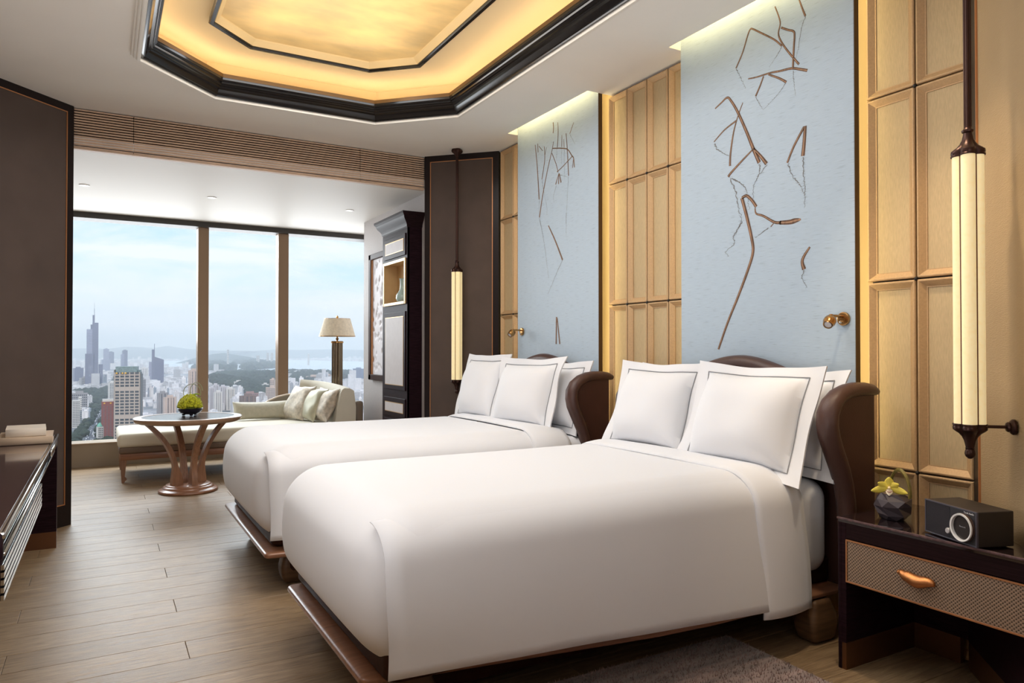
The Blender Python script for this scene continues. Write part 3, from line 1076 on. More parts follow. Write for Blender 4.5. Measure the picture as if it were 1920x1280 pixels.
RIPPLES_NEAR=[([(2.213,2.756),(2.232,2.718),(2.244,2.669),(2.254,2.619),(2.268,2.583)],[0.0047,0.0047]),([(2.347,2.666),(2.378,2.631),(2.426,2.591)],[0.0048,0.0048]),([(2.634,2.654),(2.604,2.599),(2.572,2.535)],[0.0052,0.0052]),([(2.282,2.528),(2.28,2.487),(2.277,2.449),(2.27,2.405)],[0.0048,0.0048]),([(2.507,2.472),(2.48,2.422),(2.464,2.4)],[0.005,0.005]),([(2.325,2.483),(2.379,2.439),(2.462,2.393)],[0.0048,0.0048]),([(2.786,2.307),(2.765,2.269),(2.687,2.217)],[0.0097,0.0097]),([(2.676,2.097),(2.642,2.02),(2.619,1.923),(2.605,1.875),(2.643,1.799)],[0.0094,0.0094]),([(2.668,2.098),(2.589,2.045),(2.567,1.995),(2.553,1.912)],[0.0094,0.0094]),([(2.484,2.13),(2.488,2.08),(2.524,2.026),(2.527,1.964)],[0.009,0.009]),([(2.439,2.117),(2.481,2.079)],[0.0089,0.0089]),([(2.315,2.092),(2.287,2.027),(2.243,1.97),(2.225,1.925)],[0.0086,0.0086]),([(2.23,2.104),(2.227,2.014),(2.221,1.95),(2.225,1.867)],[0.0084,0.0084]),([(2.431,1.805),(2.516,1.766)],[0.0077,0.0077]),([(2.227,1.577),(2.237,1.542),(2.211,1.495)],[0.0074,0.0074]),([(2.596,1.862),(2.656,1.793),(2.651,1.756),(2.708,1.72),(2.689,1.693)],[0.0081,0.0081])]
STEMS_FAR=[([(4.62,2.757),(4.59,2.579),(4.564,2.333)],[0.0058,0.0102]),([(4.584,2.757),(4.578,2.69)],[0.0058,0.0058]),([(4.566,2.734),(4.515,2.687)],[0.0043,0.0043]),([(4.492,2.713),(4.484,2.642),(4.492,2.582),(4.525,2.475)],[0.005,0.0078]),([(4.461,2.699),(4.484,2.642)],[0.0035,0.0035]),([(4.56,2.197),(4.513,2.357),(4.444,2.535),(4.387,2.656),(4.365,2.718)],[0.01,0.0043]),([(4.376,2.671),(4.256,2.642),(4.182,2.615),(4.131,2.559),(4.11,2.537),(4.1,2.471)],[0.0056,0.0077]),([(4.11,2.537),(4.124,2.473)],[0.0047,0.006]),([(4.387,2.638),(4.332,2.546),(4.305,2.48)],[0.0056,0.0056]),([(4.321,2.487),(4.246,2.509),(4.12,2.557)],[0.0055,0.0055]),([(4.294,2.472),(4.338,2.4)],[0.0062,0.0082]),([(4.294,2.472),(4.3,2.395)],[0.0062,0.0082]),([(4.289,2.468),(4.267,2.4)],[0.0062,0.0103]),([(4.203,2.736),(4.187,2.608),(4.172,2.428)],[0.0054,0.0081]),([(4.31,2.842),(4.304,2.768),(4.316,2.663)],[0.0048,0.0062]),([(4.37,2.859),(4.365,2.815),(4.371,2.78)],[0.0077,0.0077]),([(4.256,2.738),(4.259,2.652)],[0.0034,0.0055]),([(4.233,2.702),(4.227,2.641)],[0.0034,0.0048]),([(4.108,2.786),(4.156,2.72)],[0.004,0.0053]),([(4.435,2.117),(4.344,1.995),(4.248,1.844)],[0.0082,0.0128]),([(4.327,1.443),(4.333,1.248)],[0.0125,0.0125]),([(4.319,1.435),(4.285,1.248)],[0.009,0.0125])]
RIPPLES_FAR=[([(4.156,2.717),(4.092,2.631)],[0.004,0.004]),([(4.523,2.471),(4.49,2.353),(4.456,2.254),(4.456,2.199)],[0.0043,0.0043]),([(4.327,2.392),(4.366,2.324),(4.36,2.271)],[0.0041,0.0041]),([(4.174,2.423),(4.188,2.284),(4.204,2.099)],[0.004,0.004]),([(4.56,2.329),(4.566,2.198)],[0.0043,0.0043]),([(4.321,2.661),(4.327,2.569)],[0.0041,0.0041]),([(4.259,2.649),(4.262,2.53)],[0.0041,0.0041]),([(4.227,2.638),(4.225,2.41)],[0.0041,0.0041]),([(4.278,2.456),(4.182,2.421)],[0.0041,0.0041]),([(4.252,1.841),(4.344,1.737),(4.443,1.614)],[0.0053,0.0053]),([(4.558,2.191),(4.49,1.983),(4.431,1.729)],[0.0056,0.0056]),([(4.201,2.168),(4.204,2.007)],[0.0053,0.0053])]

def ribbon(q, pts, w0, w1, x, sub=5, jag=0.0, rnd=None):
    P = []
    n = len(pts)
    for i in range(n - 1):
        p0, p1, p2, p3 = (Vector(pts[max(i - 1, 0)]), Vector(pts[i]), Vector(pts[i + 1]), Vector(pts[min(i + 2, n - 1)]))
        for k in range(sub):
            t = k / sub
            P.append(0.5 * ((2 * p1) + (p2 - p0) * t + (2 * p0 - 5 * p1 + 4 * p2 - p3) * t * t + (3 * p1 - p0 - 3 * p2 + p3) * t ** 3))
    P.append(Vector(pts[-1]))
    k0_ = len(q.v)
    for i, p in enumerate(P):
        d = (P[min(i + 1, len(P) - 1)] - P[max(i - 1, 0)])
        d = d.normalized() if d.length else Vector((0, 1))
        nrm = Vector((-d.y, d.x))
        s = i / (len(P) - 1)
        w = (w0 + (w1 - w0) * s) / 2
        if w1 > 0.026:
            w *= min(1.0, max(0.04, (1 - s) / 0.45)) ** 0.6
        if jag:
            p = p + Vector((rnd.uniform(-1, 1) * jag, 0))
            w *= rnd.uniform(0.5, 1.4) * (1 - 0.5 * s)
        a, b = p + nrm * w, p - nrm * w
        q.v += [(x, a.x, a.y), (x, b.x, b.y)]
    for i in range(len(P) - 1):
        a = k0_ + 2 * i
        q.f.append((a, a + 1, a + 3, a + 2))
        q.mi.append(0)
    return q
def art_panel(label, y0, y1, stems, ripples, seed):
    t = thing('art_panel', label, 'wall art', (2.845, (y0 + y1) / 2, 0.6), 0, 'silk art panels above the beds')
    obj('silk_board', MB().box(2.830, 2.861, y0, y1, 0.30, 3.03, bev=0.0015, seg=1), M_silk, t, smooth=0)
    obj('edge_strip', MB().box(2.8325, 2.863, y0 - 0.001, y0 + 0.001, 0.30, 3.03).box(2.8325, 2.863, y1 - 0.001, y1 + 0.001, 0.30, 3.03), mat('shade_toned_edge', lin(86, 60, 24), 0.5, metal=0.2), t, smooth=0)  # dark colour stands in for shade on the board's sides
    rnd = random.Random(seed)
    kw = 1.35 if len(stems) > 20 else 1.0
    for pts, w in stems:
        w = [w[0] * kw, w[1] * kw]
        q = ribbon(MB(), pts, w[0] * 0.92, w[1] * 0.92, 2.8293)
        q.cur = 1
        n0 = len(q.f)
        ribbon(q, [(a + 0.12 * w[0], b) for a, b in pts], w[0] * 0.30, w[1] * 0.30, 2.8290)
        q.mi = [0] * n0 + [1] * (len(q.f) - n0)
        obj('painted_stem', q, [M_stem, M_stem2], t, smooth=0)
    q = MB()
    for pts, w in ripples:
        # a reflection: jagged line with fine side strokes
        fine = []
        ribbon(q, pts, w[0] * 0.8, w[0] * 0.4, 2.8295, sub=12, jag=w[0] * 0.55, rnd=rnd)
        for i in range(len(pts) - 1):
            a, b = Vector(pts[i]), Vector(pts[i + 1])
            nseg = max(2, int((b - a).length / 0.009))
            for k in range(nseg):
                p = a + (b - a) * (k + rnd.random()) / nseg
                l = w[0] * rnd.uniform(0.4, 1.7)
                d = Vector((rnd.choice((-1, 1)) * l, rnd.uniform(-0.35, 0.35) * l))
                ribbon(q, [tuple(p), tuple(p + d)], 0.0012, 0.0006, 2.8295, sub=1)
    o = obj('painted_ripples', q, M_ripple, t, smooth=0)
    o['kind'] = 'stuff'
    return t
art_panel('tall pale blue silk panel with painted bent lotus stems above the nearer bed', 1.968, 3.045, STEMS_NEAR, RIPPLES_NEAR, 3)
art_panel('tall pale blue silk panel with thin painted reeds above the farther bed', 3.826, 4.885, STEMS_FAR, RIPPLES_FAR, 4)

# ---- brass reading spots
def reading_spot(label, y, z, aim):
    t = thing('reading_light', label, 'wall light', (2.828, y, z), 0, 'brass reading lights')
    Rx = Matrix.Rotation(-PI / 2, 4, 'Y')
    obj('backplate', MB().lathe([(0.030, 0), (0.031, 0.004), (0.029, 0.010), (0.024, 0.0115), (0.001, 0.0115)], 28, c=(2.8285, y, z), M=Rx), M_brass, t)
    sw = obj('switch', MB().lathe([(0.006, 0), (0.006, 0.008), (0.004, 0.012), (0.001, 0.013)], 12, c=(2.817, y + 0.004, z - 0.014), M=Rx), M_steel, t)
    arm = obj('arm', MB().tube([(2.818, y, z + 0.010), (2.775, y, z + 0.012), (2.745, y + 0.004, z + 0.012)], 0.0062, 12), M_brass, t)
    obj('elbow', MB().lathe([(0.001, -0.010), (0.007, -0.009), (0.0085, 0), (0.007, 0.009), (0.001, 0.010)], 14, c=(2.745, y + 0.004, z + 0.010)), M_brass, t)
    d = Vector(aim).normalized()
    Q = d.to_track_quat('Z', 'Y').to_matrix().to_4x4()
    c = Vector((2.738, y + 0.006, z - 0.012))
    hd = obj('lamp_head', MB().lathe([(0.001, -0.030), (0.012, -0.030), (0.021, -0.022), (0.026, -0.008), (0.0262, 0.006), (0.023, 0.018), (0.0195, 0.026), (0.020, 0.029), (0.0165, 0.031), (0.0155, 0.024)], 24, c=c, M=Q, cap=False), M_brass, t)
    obj('lens', MB().lathe([(0.001, 0.0262), (0.0155, 0.0255)], 20, c=c, M=Q, cap=False), mat('lamp_lens', lin(225, 222, 225), 0.15), hd)
    return t
reading_spot('small brass reading light on the pale blue panel over the nearer bed', 2.02, 1.342, (-0.75, -0.25, -0.55))
reading_spot('small brass reading light at the far edge of the panel over the farther bed', 4.812, 1.348, (-0.75, -0.20, -0.55))

# ---- quatrefoil hanging lanterns
LA, LB = 0.0255, 0.0215
def quat(a):
    p = (a + PI / 4) % (PI / 2) - PI / 4
    return LA * math.cos(p) + math.sqrt(max(0, LB * LB - (LA * math.sin(p)) ** 2))
M_shade = bpy.data.materials.new('lit_parchment_shade')
M_shade.use_nodes = True
t_ = M_shade.node_tree
b_ = t_.nodes['Principled BSDF']
b_.inputs['Base Color'].default_value = lin(236, 220, 170)
b_.inputs['Roughness'].default_value = 0.6
tcn_ = t_.nodes.new('ShaderNodeTexCoord')
nn_ = t_.nodes.new('ShaderNodeTexNoise')
nn_.inputs['Scale'].default_value = 70
nn_.inputs['Detail'].default_value = 6
t_.links.new(tcn_.outputs['Object'], nn_.inputs['Vector'])
rr_ = t_.nodes.new('ShaderNodeValToRGB')
rr_.color_ramp.elements[0].position = 0.36
rr_.color_ramp.elements[0].color = (0.92, 0.72, 0.36, 1)
rr_.color_ramp.elements[1].position = 0.52
rr_.color_ramp.elements[1].color = (1.0, 0.82, 0.48, 1)
t_.links.new(nn_.outputs[0], rr_.inputs[0])
t_.links.new(rr_.outputs[0], b_.inputs['Emission Color'])
b_.inputs['Emission Strength'].default_value = 0.31
MATS['lit_parchment_shade'] = M_shade

def lantern(label, x, y, turn, wall_dir):
    t = thing('hanging_lantern', label, 'lamp', (x, y, 0.87), 0, 'quatrefoil lanterns')
    def g(a):
        return quat(a - turn) / (LA + LB)
    R0 = LA + LB
    z0, z1 = 0.956, 1.862
    obj('shade', MB().lathe([(R0, z0), (R0, z1)], 64, c=(x, y, 0), g=g, cap=False), M_shade, t, smooth=30)
    for k in range(4):
        a = turn + PI / 4 + k * PI / 2
        r_ = quat(PI / 4) - 0.001
        obj('rib', MB().tube([(x + r_ * math.cos(a), y + r_ * math.sin(a), z0), (x + r_ * math.cos(a), y + r_ * math.sin(a), z1)], 0.0052, 8), mat('amber_bronze_rib', lin(96, 52, 20), 0.4, metal=0.4), t)
    # lobed caps
    up = [(R0 + 0.004, 0), (R0 + 0.0045, 0.004), (R0 + 0.0025, 0.007), (R0 + 0.004, 0.012), (R0 + 0.003, 0.020), (R0 - 0.004, 0.026), (0.034, 0.032), (0.025, 0.042), (0.018, 0.056), (0.0145, 0.072), (0.0125, 0.082)]
    def mix(prof, s):
        q = MB()
        n = 64
        vs, fs = [], []
        for i, (r_, z) in enumerate(prof):
            k_ = min(1, max(0, (r_ - 0.012) / (R0 - 0.012)))
            for j in range(n):
                a = 2 * PI * j / n
                gg = 1 + (g(a) - 1) * k_
                vs.append((x + r_ * gg * math.cos(a), y + r_ * gg * math.sin(a), (z1 + z) if s > 0 else (z0 - z)))
        for i in range(len(prof) - 1):
            for j in range(n):
                a, b = i * n + j, i * n + (j + 1) % n
                f = (a, b, b + n, a + n)
                fs.append(f if s > 0 else f[::-1])
        q.add(vs, fs)
        return q
    c1 = obj('top_cap', mix(up, 1), M_bronze, t, smooth=35)
    obj('collar', MB().lathe([(0.012, 1.940), (0.018, 1.944), (0.019, 1.950), (0.014, 1.954), (0.012, 1.960)], 20, c=(x, y, 0)), M_bronze, c1)
    c2 = obj('bottom_cap', mix(up, -1), M_bronze, t, smooth=35)
    obj('finial', MB().lathe([(0.0125, 0.876), (0.0155, 0.874), (0.013, 0.870), (0.015, 0.866), (0.017, 0.856), (0.014, 0.846), (0.006, 0.839), (0.001, 0.838)][::-1], 20, c=(x, y, 0)), M_bronze, c2)
    # stem of four slim rods, ceiling rose
    for k in range(4):
        a = turn + k * PI / 2
        obj('rod', MB().tube([(x + 0.006 * math.cos(a), y + 0.006 * math.sin(a), 1.94), (x + 0.006 * math.cos(a), y + 0.006 * math.sin(a), 2.87)], 0.0062, 8), M_bronze, t)
    def g2(a):
        p = (a - turn + PI / 4) % (PI / 2) - PI / 4
        return 1 - 0.22 * (abs(p) / (PI / 4)) ** 1.5
    obj('ceiling_rose', MB().lathe([(0.013, 2.835), (0.018, 2.850), (0.030, 2.862), (0.045, 2.872), (0.050, 2.880), (0.050, 2.888), (0.044, 2.8995)], 48, c=(x, y, 0), g=g2), M_bronze, t)
    # stay to the wall
    d = Vector(wall_dir).normalized()
    zb = 0.948
    L0 = 0.132
    p0 = Vector((x, y, zb)) + d * (R0 - 0.004)
    p1 = Vector((x, y, zb)) + d * L0
    st = obj('wall_stay', MB().tube([p0, p1], 0.0055, 10), M_bronze, t)
    Q = d.to_track_quat('Z', 'Y').to_matrix().to_4x4()
    obj('wall_rose', MB().lathe([(0.010, -0.026), (0.014, -0.025), (0.017, -0.020), (0.016, -0.015), (0.022, -0.012), (0.026, -0.007), (0.026, -0.001)], 24, c=p1, M=Q), M_bronze, st)
    return t
# near lantern shows one lobe square to the room
lantern('large lit lantern on a long rod beside the bedside cabinet, stayed to the tan wall', 2.547, 1.347, math.atan2(-1.347, -2.547) , (1, -1, 0))
lantern('lit lantern hanging in front of the dark suede panel beyond the farther bed', 2.586, 5.486, math.atan2(-5.486, -2.586) + 0.35, (1, 1, 0))

# ================================================================== bedside cabinet and what stands on it
ns = thing('bedside_cabinet', 'dark glossy bedside cabinet with a woven drawer front and bronze skirting', 'nightstand', (2.66, 1.45, 0))
NSX = 2.440
TOP = [(NSX, 1.773), (NSX, 1.030), (2.417, 1.030), (2.905, 1.518), (2.905, 1.773)]
TOP = [(NSX, 1.773), (NSX, 1.065), (2.905, 1.530), (2.905, 1.773)]
def rev(p): return p[::-1]
q = MB().prism(rev(TOP), 0.553, 0.570)
M_topgloss = mat('polished_black_top', lin(34, 24, 26), 0.05, spec=0.7, coat=1.0)
recalc(obj('top', q, M_topgloss, ns, smooth=0))
q = MB().prism(rev([(NSX + 0.002, 1.770), (NSX + 0.002, 1.068), (2.9, 1.530), (2.9, 1.770)]), 0.495, 0.553)
recalc(obj('apron', q, M_ebony_h, ns, smooth=0))
obj('top_edge', MB().box(NSX - 0.004, NSX + 0.004, 1.066, 1.777, 0.562, 0.571, bev=0.002), mat('chipped_edge', lin(96, 74, 76), 0.25, var=0.3, vscale=60), ns)
obj('side_panel', MB().box(NSX, 2.90, 1.741, 1.770, 0.10, 0.553, bev=0.002, seg=1), M_ebony, ns, smooth=0)
obj('skirting', MB().box(NSX, 2.90, 1.741, 1.770, 0.0, 0.10).box(2.872, 2.90, 1.56, 1.741, 0, 0.10), M_bronzeband, ns, smooth=0)
obj('back_panel', MB().box(2.872, 2.90, 1.53, 1.741, 0.10, 0.50), M_ebony, ns, smooth=0)
q = MB().prism([(2.42 + 0.03, 1.09), (2.868, 1.508), (2.855, 1.521), (2.437, 1.103)], 0.10, 0.495)
recalc(obj('angled_panel', q, M_ebony, ns, smooth=0))
q = MB().prism([(2.42 + 0.03, 1.09), (2.868, 1.508), (2.855, 1.521), (2.437, 1.103)], 0.0, 0.10)
recalc(obj('angled_skirting', q, M_bronzeband, ns, smooth=0))
# corner pilaster seen at the far edge of the front
obj('corner_post', MB().lathe([(0.012, 0.0), (0.012, 0.553)], 12, c=(NSX + 0.009, 1.766, 0)), M_ebony, ns)
dr = obj('drawer', MB().box(NSX + 0.004, 2.80, 1.10, 1.741, 0.330, 0.492), M_ebony, ns, smooth=0)
def weave_mat():
    m = bpy.data.materials.new('woven_front')
    m.use_nodes = True
    t = m.node_tree
    L = t.links.new
    b = t.nodes['Principled BSDF']
    b.inputs['Roughness'].default_value = 0.5
    b.inputs['Metallic'].default_value = 0.25
    tcn = t.nodes.new('ShaderNodeTexCoord')
    s = t.nodes.new('ShaderNodeSeparateXYZ')
    L(tcn.outputs['Object'], s.inputs[0])
    def wave(o, f, off=None):
        mu = t.nodes.new('ShaderNodeMath'); mu.operation = 'MULTIPLY'
        L(s.outputs[o], mu.inputs[0]); mu.inputs[1].default_value = f
        sn = t.nodes.new('ShaderNodeMath'); sn.operation = 'SINE'
        L(mu.outputs[0], sn.inputs[0])
        return sn
    a = wave('Y', 2 * PI / 0.0125)
    c = wave('Z', 2 * PI / 0.0125)
    p = t.nodes.new('ShaderNodeMath'); p.operation = 'MULTIPLY'
    L(a.outputs[0], p.inputs[0]); L(c.outputs[0], p.inputs[1])
    r = t.nodes.new('ShaderNodeValToRGB')
    r.color_ramp.elements[0].position = 0.05; r.color_ramp.elements[0].color = lin(52, 40, 34)
    r.color_ramp.elements[1].position = 0.55; r.color_ramp.elements[1].color = lin(170, 146, 124)
    mr = t.nodes.new('ShaderNodeMapRange')
    mr.inputs['From Min'].default_value = -1
    L(p.outputs[0], mr.inputs['Value'])
    L(mr.outputs[0], r.inputs[0])
    L(r.outputs[0], b.inputs['Base Color'])
    bp = t.nodes.new('ShaderNodeBump'); bp.inputs['Strength'].default_value = 0.5; bp.inputs['Distance'].default_value = 0.002
    L(mr.outputs[0], bp.inputs['Height']); L(bp.outputs[0], b.inputs['Normal'])
    return m
obj('woven_front', MB().box(NSX + 0.001, NSX + 0.006, 1.104, 1.735, 0.336, 0.486), weave_mat(), dr, smooth=0)
q = MB()
q.box(NSX - 0.002, NSX + 0.008, 1.10, 1.741, 0.486, 0.491).box(NSX - 0.002, NSX + 0.008, 1.10, 1.741, 0.331, 0.336).box(NSX - 0.002, NSX + 0.008, 1.736, 1.741, 0.336, 0.486)
obj('copper_border', q, M_copper, dr, smooth=0)
# cast bronze pull shaped like a curled leaf
q = MB()
def pull(u, v):
    s = u
    y = 1.528 - 0.125 * s
    w = math.sin(PI * min(1, max(0, s)) ** 0.9) ** 0.55
    a = -0.15 * PI + v * 1.1 * PI
    rx = 0.004 + 0.020 * w
    rz = 0.003 + 0.018 * w
    tip = 0.012 * (1 - smooth(0, 0.18, s))
    return (NSX - 0.004 - rx * math.sin(max(0.0, min(PI, a + 0.35))), y, 0.414 + tip + 0.012 * (s - .5) * 0 + rz * math.cos(a + 0.35) + 0.004 * math.sin(9 * s))
q.grid(pull, 28, 12)
obj('leaf_pull', q, mat('hammered_copper', lin(206, 140, 88), 0.22, metal=1.0, bump=0.35, bscale=420), dr, smooth=70, solid=0.003)
obj('pull_tip', MB().lathe([(0.001, -0.008), (0.006, -0.005), (0.008, 0), (0.006, 0.005), (0.001, 0.008)], 12, c=(NSX - 0.008, 1.528, 0.427)), MATS['hammered_copper'], dr)

# radio
rd = thing('table_radio', 'black table radio with a white ring dial and silver knob on the bedside cabinet', 'radio', (2.53, 1.38, 0.571))
c0, c1 = Vector((2.424, 1.262)), Vector((2.500, 1.472))     # front edge, near corner to far corner
d_ = (c1 - c0).normalized()
n_ = Vector((-d_.y, d_.x))                                # towards the room (left of travel)
if n_.x > 0:
    n_ = -n_
Wd, Dp, Ht = (c1 - c0).length, 0.135, 0.116
Mx = Matrix(((d_.x, -n_.x, 0, c0.x), (d_.y, -n_.y, 0, c0.y), (0, 0, 1, 0.571), (0, 0, 0, 1)))  # local: x along front, y into depth, z up
M_radio = mat('black_radio_case', lin(30, 23, 23), 0.5)
obj('case', MB().box(0, Wd, 0.002, Dp, 0.003, Ht, bev=0.003, M=Mx), M_radio, rd, smooth=0)
obj('front_rim', MB().box(0, Wd, -0.003, 0.004, 0.003, 0.007, M=Mx).box(0, Wd, -0.003, 0.004, Ht - 0.004, Ht, M=Mx).box(0, 0.004, -0.003, 0.004, 0.007, Ht - 0.004, M=Mx).box(Wd - 0.004, Wd, -0.003, 0.004, 0.007, Ht - 0.004, M=Mx), mat('slate_rim', lin(74, 72, 84), 0.4), rd, smooth=0)
obj('speaker_cloth', MB().box(Wd * 0.505, Wd - 0.004, -0.0015, 0.002, 0.007, Ht - 0.004, M=Mx), mat('speaker_cloth', lin(42, 39, 46), 0.9, bump=0.6, bscale=900, var=0.25, vscale=500), rd, smooth=0)
obj('control_panel', MB().box(0.004, Wd * 0.505, -0.001, 0.002, 0.007, Ht - 0.004, M=Mx), mat('radio_panel', lin(32, 30, 36), 0.5), rd, smooth=0)
Q = Mx @ Matrix.Translation((Wd * 0.245, -0.001, 0.056)) @ Matrix.Rotation(PI / 2, 4, 'X')
dial = obj('dial_ring', MB().lathe([(0.0395, 0), (0.0395, 0.012), (0.0445, 0.013), (0.0455, 0.009), (0.0455, 0)], 48, M=Q, cap=False), mat('white_ring', lin(236, 236, 234), 0.3), rd)
obj('dial_side', MB().lathe([(0.0465, 0), (0.0462, 0.009)], 48, M=Q, cap=False), mat('bronze_ring_side', lin(110, 88, 78), 0.4, metal=0.5), dial)
obj('display', MB().lathe([(0.001, 0.003), (0.039, 0.003)], 40, M=Q, cap=False), mat('dark_display', lin(40, 36, 36), 0.15), rd)
Q2 = Mx @ Matrix.Translation((Wd * 0.5, -0.001, 0.032)) @ Matrix.Rotation(PI / 2, 4, 'X')
obj('knob', MB().lathe([(0.0095, 0), (0.0095, 0.010), (0.008, 0.012), (0.001, 0.012)], 24, M=Q2), mat('silver_knob', lin(206, 204, 206), 0.3, metal=0.4), rd)
def text_on(name, body, size, M4, m, parent):
    cu = bpy.data.curves.new(name, 'FONT')
    cu.body = body
    cu.size = size
    cu.extrude = 0.0003
    cu.align_x = 'CENTER'
    cu.materials.append(m)
    o = bpy.data.objects.new(name, cu)
    COL.objects.link(o)
    dg = bpy.context.evaluated_depsgraph_get()
    me = bpy.data.meshes.new_from_object(o.evaluated_get(dg))
    bpy.data.objects.remove(o)
    me.transform(ROOT_INV[parent.name] @ M4)
    o = bpy.data.objects.new(name, me)
    COL.objects.link(o)
    o.parent = parent
    return o
# the face looks along -depth: text reads from the far corner to the near corner as seen from the room
Tm = Mx @ Matrix.Translation((Wd * 0.14, -0.0025, Ht - 0.0125)) @ Matrix(((-1, 0, 0, 0), (0, 0, -1, 0), (0, 1, 0, 0), (0, 0, 0, 1)))
text_on('maker_lettering', 'Tivoli Audio', 0.0085, Tm, mat('white_print', lin(225, 225, 225), 0.5), rd)
Tm = Mx @ Matrix.Translation((Wd * 0.245, -0.0052, 0.056)) @ Matrix(((-1, 0, 0, 0), (0, 0, -1, 0), (0, 1, 0, 0), (0, 0, 0, 1)))
text_on('display_lettering', 'Bluetooth', 0.0065, Tm, mat('grey_print', lin(150, 150, 155), 0.5), rd)
for a in (0.02, Wd - 0.02):
    for b in (0.02, Dp - 0.02):
        obj('foot', MB().lathe([(0.008, 0), (0.008, 0.004)], 12, M=Mx @ Matrix.Translation((a, b, 0))), M_radio, rd)

# faceted bowl with an orchid and a looped handle of grass
fv = thing('orchid_vase', 'faceted smoky glass bowl with a yellow orchid on the bedside cabinet', 'vase', (2.585, 1.645, 0.571))
vx, vy = 2.585, 1.645
q = MB()
rng = random.Random(5)
levels = [(0.040, 0.571, 0.0), (0.057, 0.592, 0.35), (0.068, 0.622, 0.0), (0.060, 0.647, 0.4), (0.042, 0.668, 0.0)]
ns_ = 7
for r_, z, o_ in levels:
    for k in range(ns_):
        a = 2 * PI * (k + o_) / ns_ + 0.4
        q.v.append((vx + r_ * rng.uniform(0.93, 1.06) * math.cos(a), vy + r_ * rng.uniform(0.93, 1.06) * math.sin(a), z + (rng.uniform(-0.004, 0.004) if 0.575 < z < 0.66 else 0)))
for i in range(len(levels) - 1):
    for k in range(ns_):
        a, b = i * ns_ + k, i * ns_ + (k + 1) % ns_
        q.f += [(a, b, a + ns_), (b, b + ns_, a + ns_)]
        q.mi += [0, 0]
q.f.append(tuple(range(ns_ - 1, -1, -1))); q.mi.append(0)
q.f.append(tuple((len(levels) - 1) * ns_ + k for k in range(ns_))); q.mi.append(0)
obj('bowl', q, mat('smoky_violet_glass', lin(62, 54, 62), 0.32, spec=0.6, coat=0.3), fv, smooth=0)
lp = thing_tmp = None
q = MB()
for k in range(14):
    j = [rng.uniform(-1, 1) for _ in range(4)]
    pts = []
    for i in range(19):
        s = i / 18
        a = PI * (1.08 - 1.20 * s)
        pts.append((vx + 0.010 + 0.006 * j[0] + 0.012 * math.cos(a), vy - 0.020 + 0.046 * -math.cos(a) * -1 * (1 + 0.05 * j[1]), 0.668 + 0.088 * max(-0.1, math.sin(a)) * (1 + 0.05 * j[2]) + 0.002 * j[3]))
    q.tube(pts, 0.0027, 5)
o = obj("grass_loop", q, mat('olive_grass', lin(122, 108, 44), 0.55, var=0.3, vscale=80), fv, smooth=60)
# orchid
of = Vector((vx - 0.030, vy - 0.004, 0.690))
M_pet = mat('yellow_petal', lin(232, 214, 86), 0.5, var=0.10, vscale=40)
toc = (Vector((0, 0, 1.0)) - of); toc.z = 0
fy = toc.normalized()
fx = Vector((-fy.y, fy.x, 0))
def petal(q, ang, ln, wd, cup, back=0.0):
    def fn(u, v):
        s = u
        w = wd * math.sin(PI * min(1, s * 0.92 + 0.06)) ** 0.75 * (v - 0.5) * 2
        l = ln * s
        h = cup * s * s - abs(v - 0.5) * 2 * wd * 0.25 + back
        cx_, sx_ = math.cos(ang), math.sin(ang)
        a, b = l * cx_ - w * sx_, l * sx_ + w * cx_
        return of + fx * a + Vector((0, 0, 1)) * b + fy * h
    q.grid(fn, 10, 6)
for ang, ln, wd, cup in ((PI / 2, 0.040, 0.016, 0.004), (PI * 0.86, 0.042, 0.013, 0.010), (PI * 1.07, 0.062, 0.013, 0.018), (PI * 1.93, 0.062, 0.013, 0.016), (PI * 0.16, 0.036, 0.013, 0.008)):
    q = MB()
    petal(q, ang, ln, wd, cup)
    obj('petal', q, M_pet, fv, smooth=80, solid=0.0012)
q = MB()
petal(q, -PI / 2, 0.026, 0.012, 0.018)
obj('lip', q, mat('cream_lip', lin(238, 224, 200), 0.5), fv, smooth=80, solid=0.0014)
q = MB()
for k in range(16):
    a = rng.uniform(-1.1, 1.1)
    p = of + fx * (0.011 * math.sin(a)) + Vector((0, 0, -0.004 - 0.010 * math.cos(a))) + fy * 0.012
    q.lathe([(0.001, -0.0012), (0.0016, 0), (0.001, 0.0012)], 6, c=p)
obj('lip_spots', q, mat('crimson_spot', lin(150, 30, 60), 0.5), fv)
obj('column', MB().tube([of + fy * 0.002, of + fy * 0.010 + Vector((0, 0, 0.003)), of + fy * 0.018], [0.004, 0.0055, 0.003], 10), mat('pale_column', lin(236, 214, 170), 0.5), fv, smooth=60)

# rug beside the nearer bed
def rug_mat():
    return mat('brown_silk_pile', lin(150, 128, 122), 0.7, var=0.62, vscale=3.0, vstretch=(1, 9, 1), sheen=0.5, bump=0.6, bscale=90, bstretch=(1, 6, 1), detail=8)  # strong colour streaks stand in for the silky highlights of the pile
rg = MB().box(0.95, 2.275, -0.6, 2.18, 0.001, 0.014, bev=0.004)
rug = tag(obj('rug', rg, rug_mat()), 'brown streaked pile rug on the floor beside the nearer bed', 'rug')
q = MB()
rng = random.Random(9)
for k in range(16000):
    y = rng.uniform(0.9, 2.178)
    x = rng.uniform(1.0, 2.272)
    a = rng.uniform(0, PI)
    h = rng.uniform(0.008, 0.014)
    dx, dy = 0.0022 * math.cos(a), 0.0022 * math.sin(a)
    lx, ly = rng.uniform(-0.006, 0.006), rng.uniform(-0.006, 0.006)
    q.add([(x - dx, y - dy, 0.0135), (x + dx, y + dy, 0.0135), (x + lx, y + ly, 0.0135 + h)], [(0, 1, 2)])
pile = obj('pile', q, MATS['brown_silk_pile'], rug, smooth=0)
pile['kind'] = 'stuff'

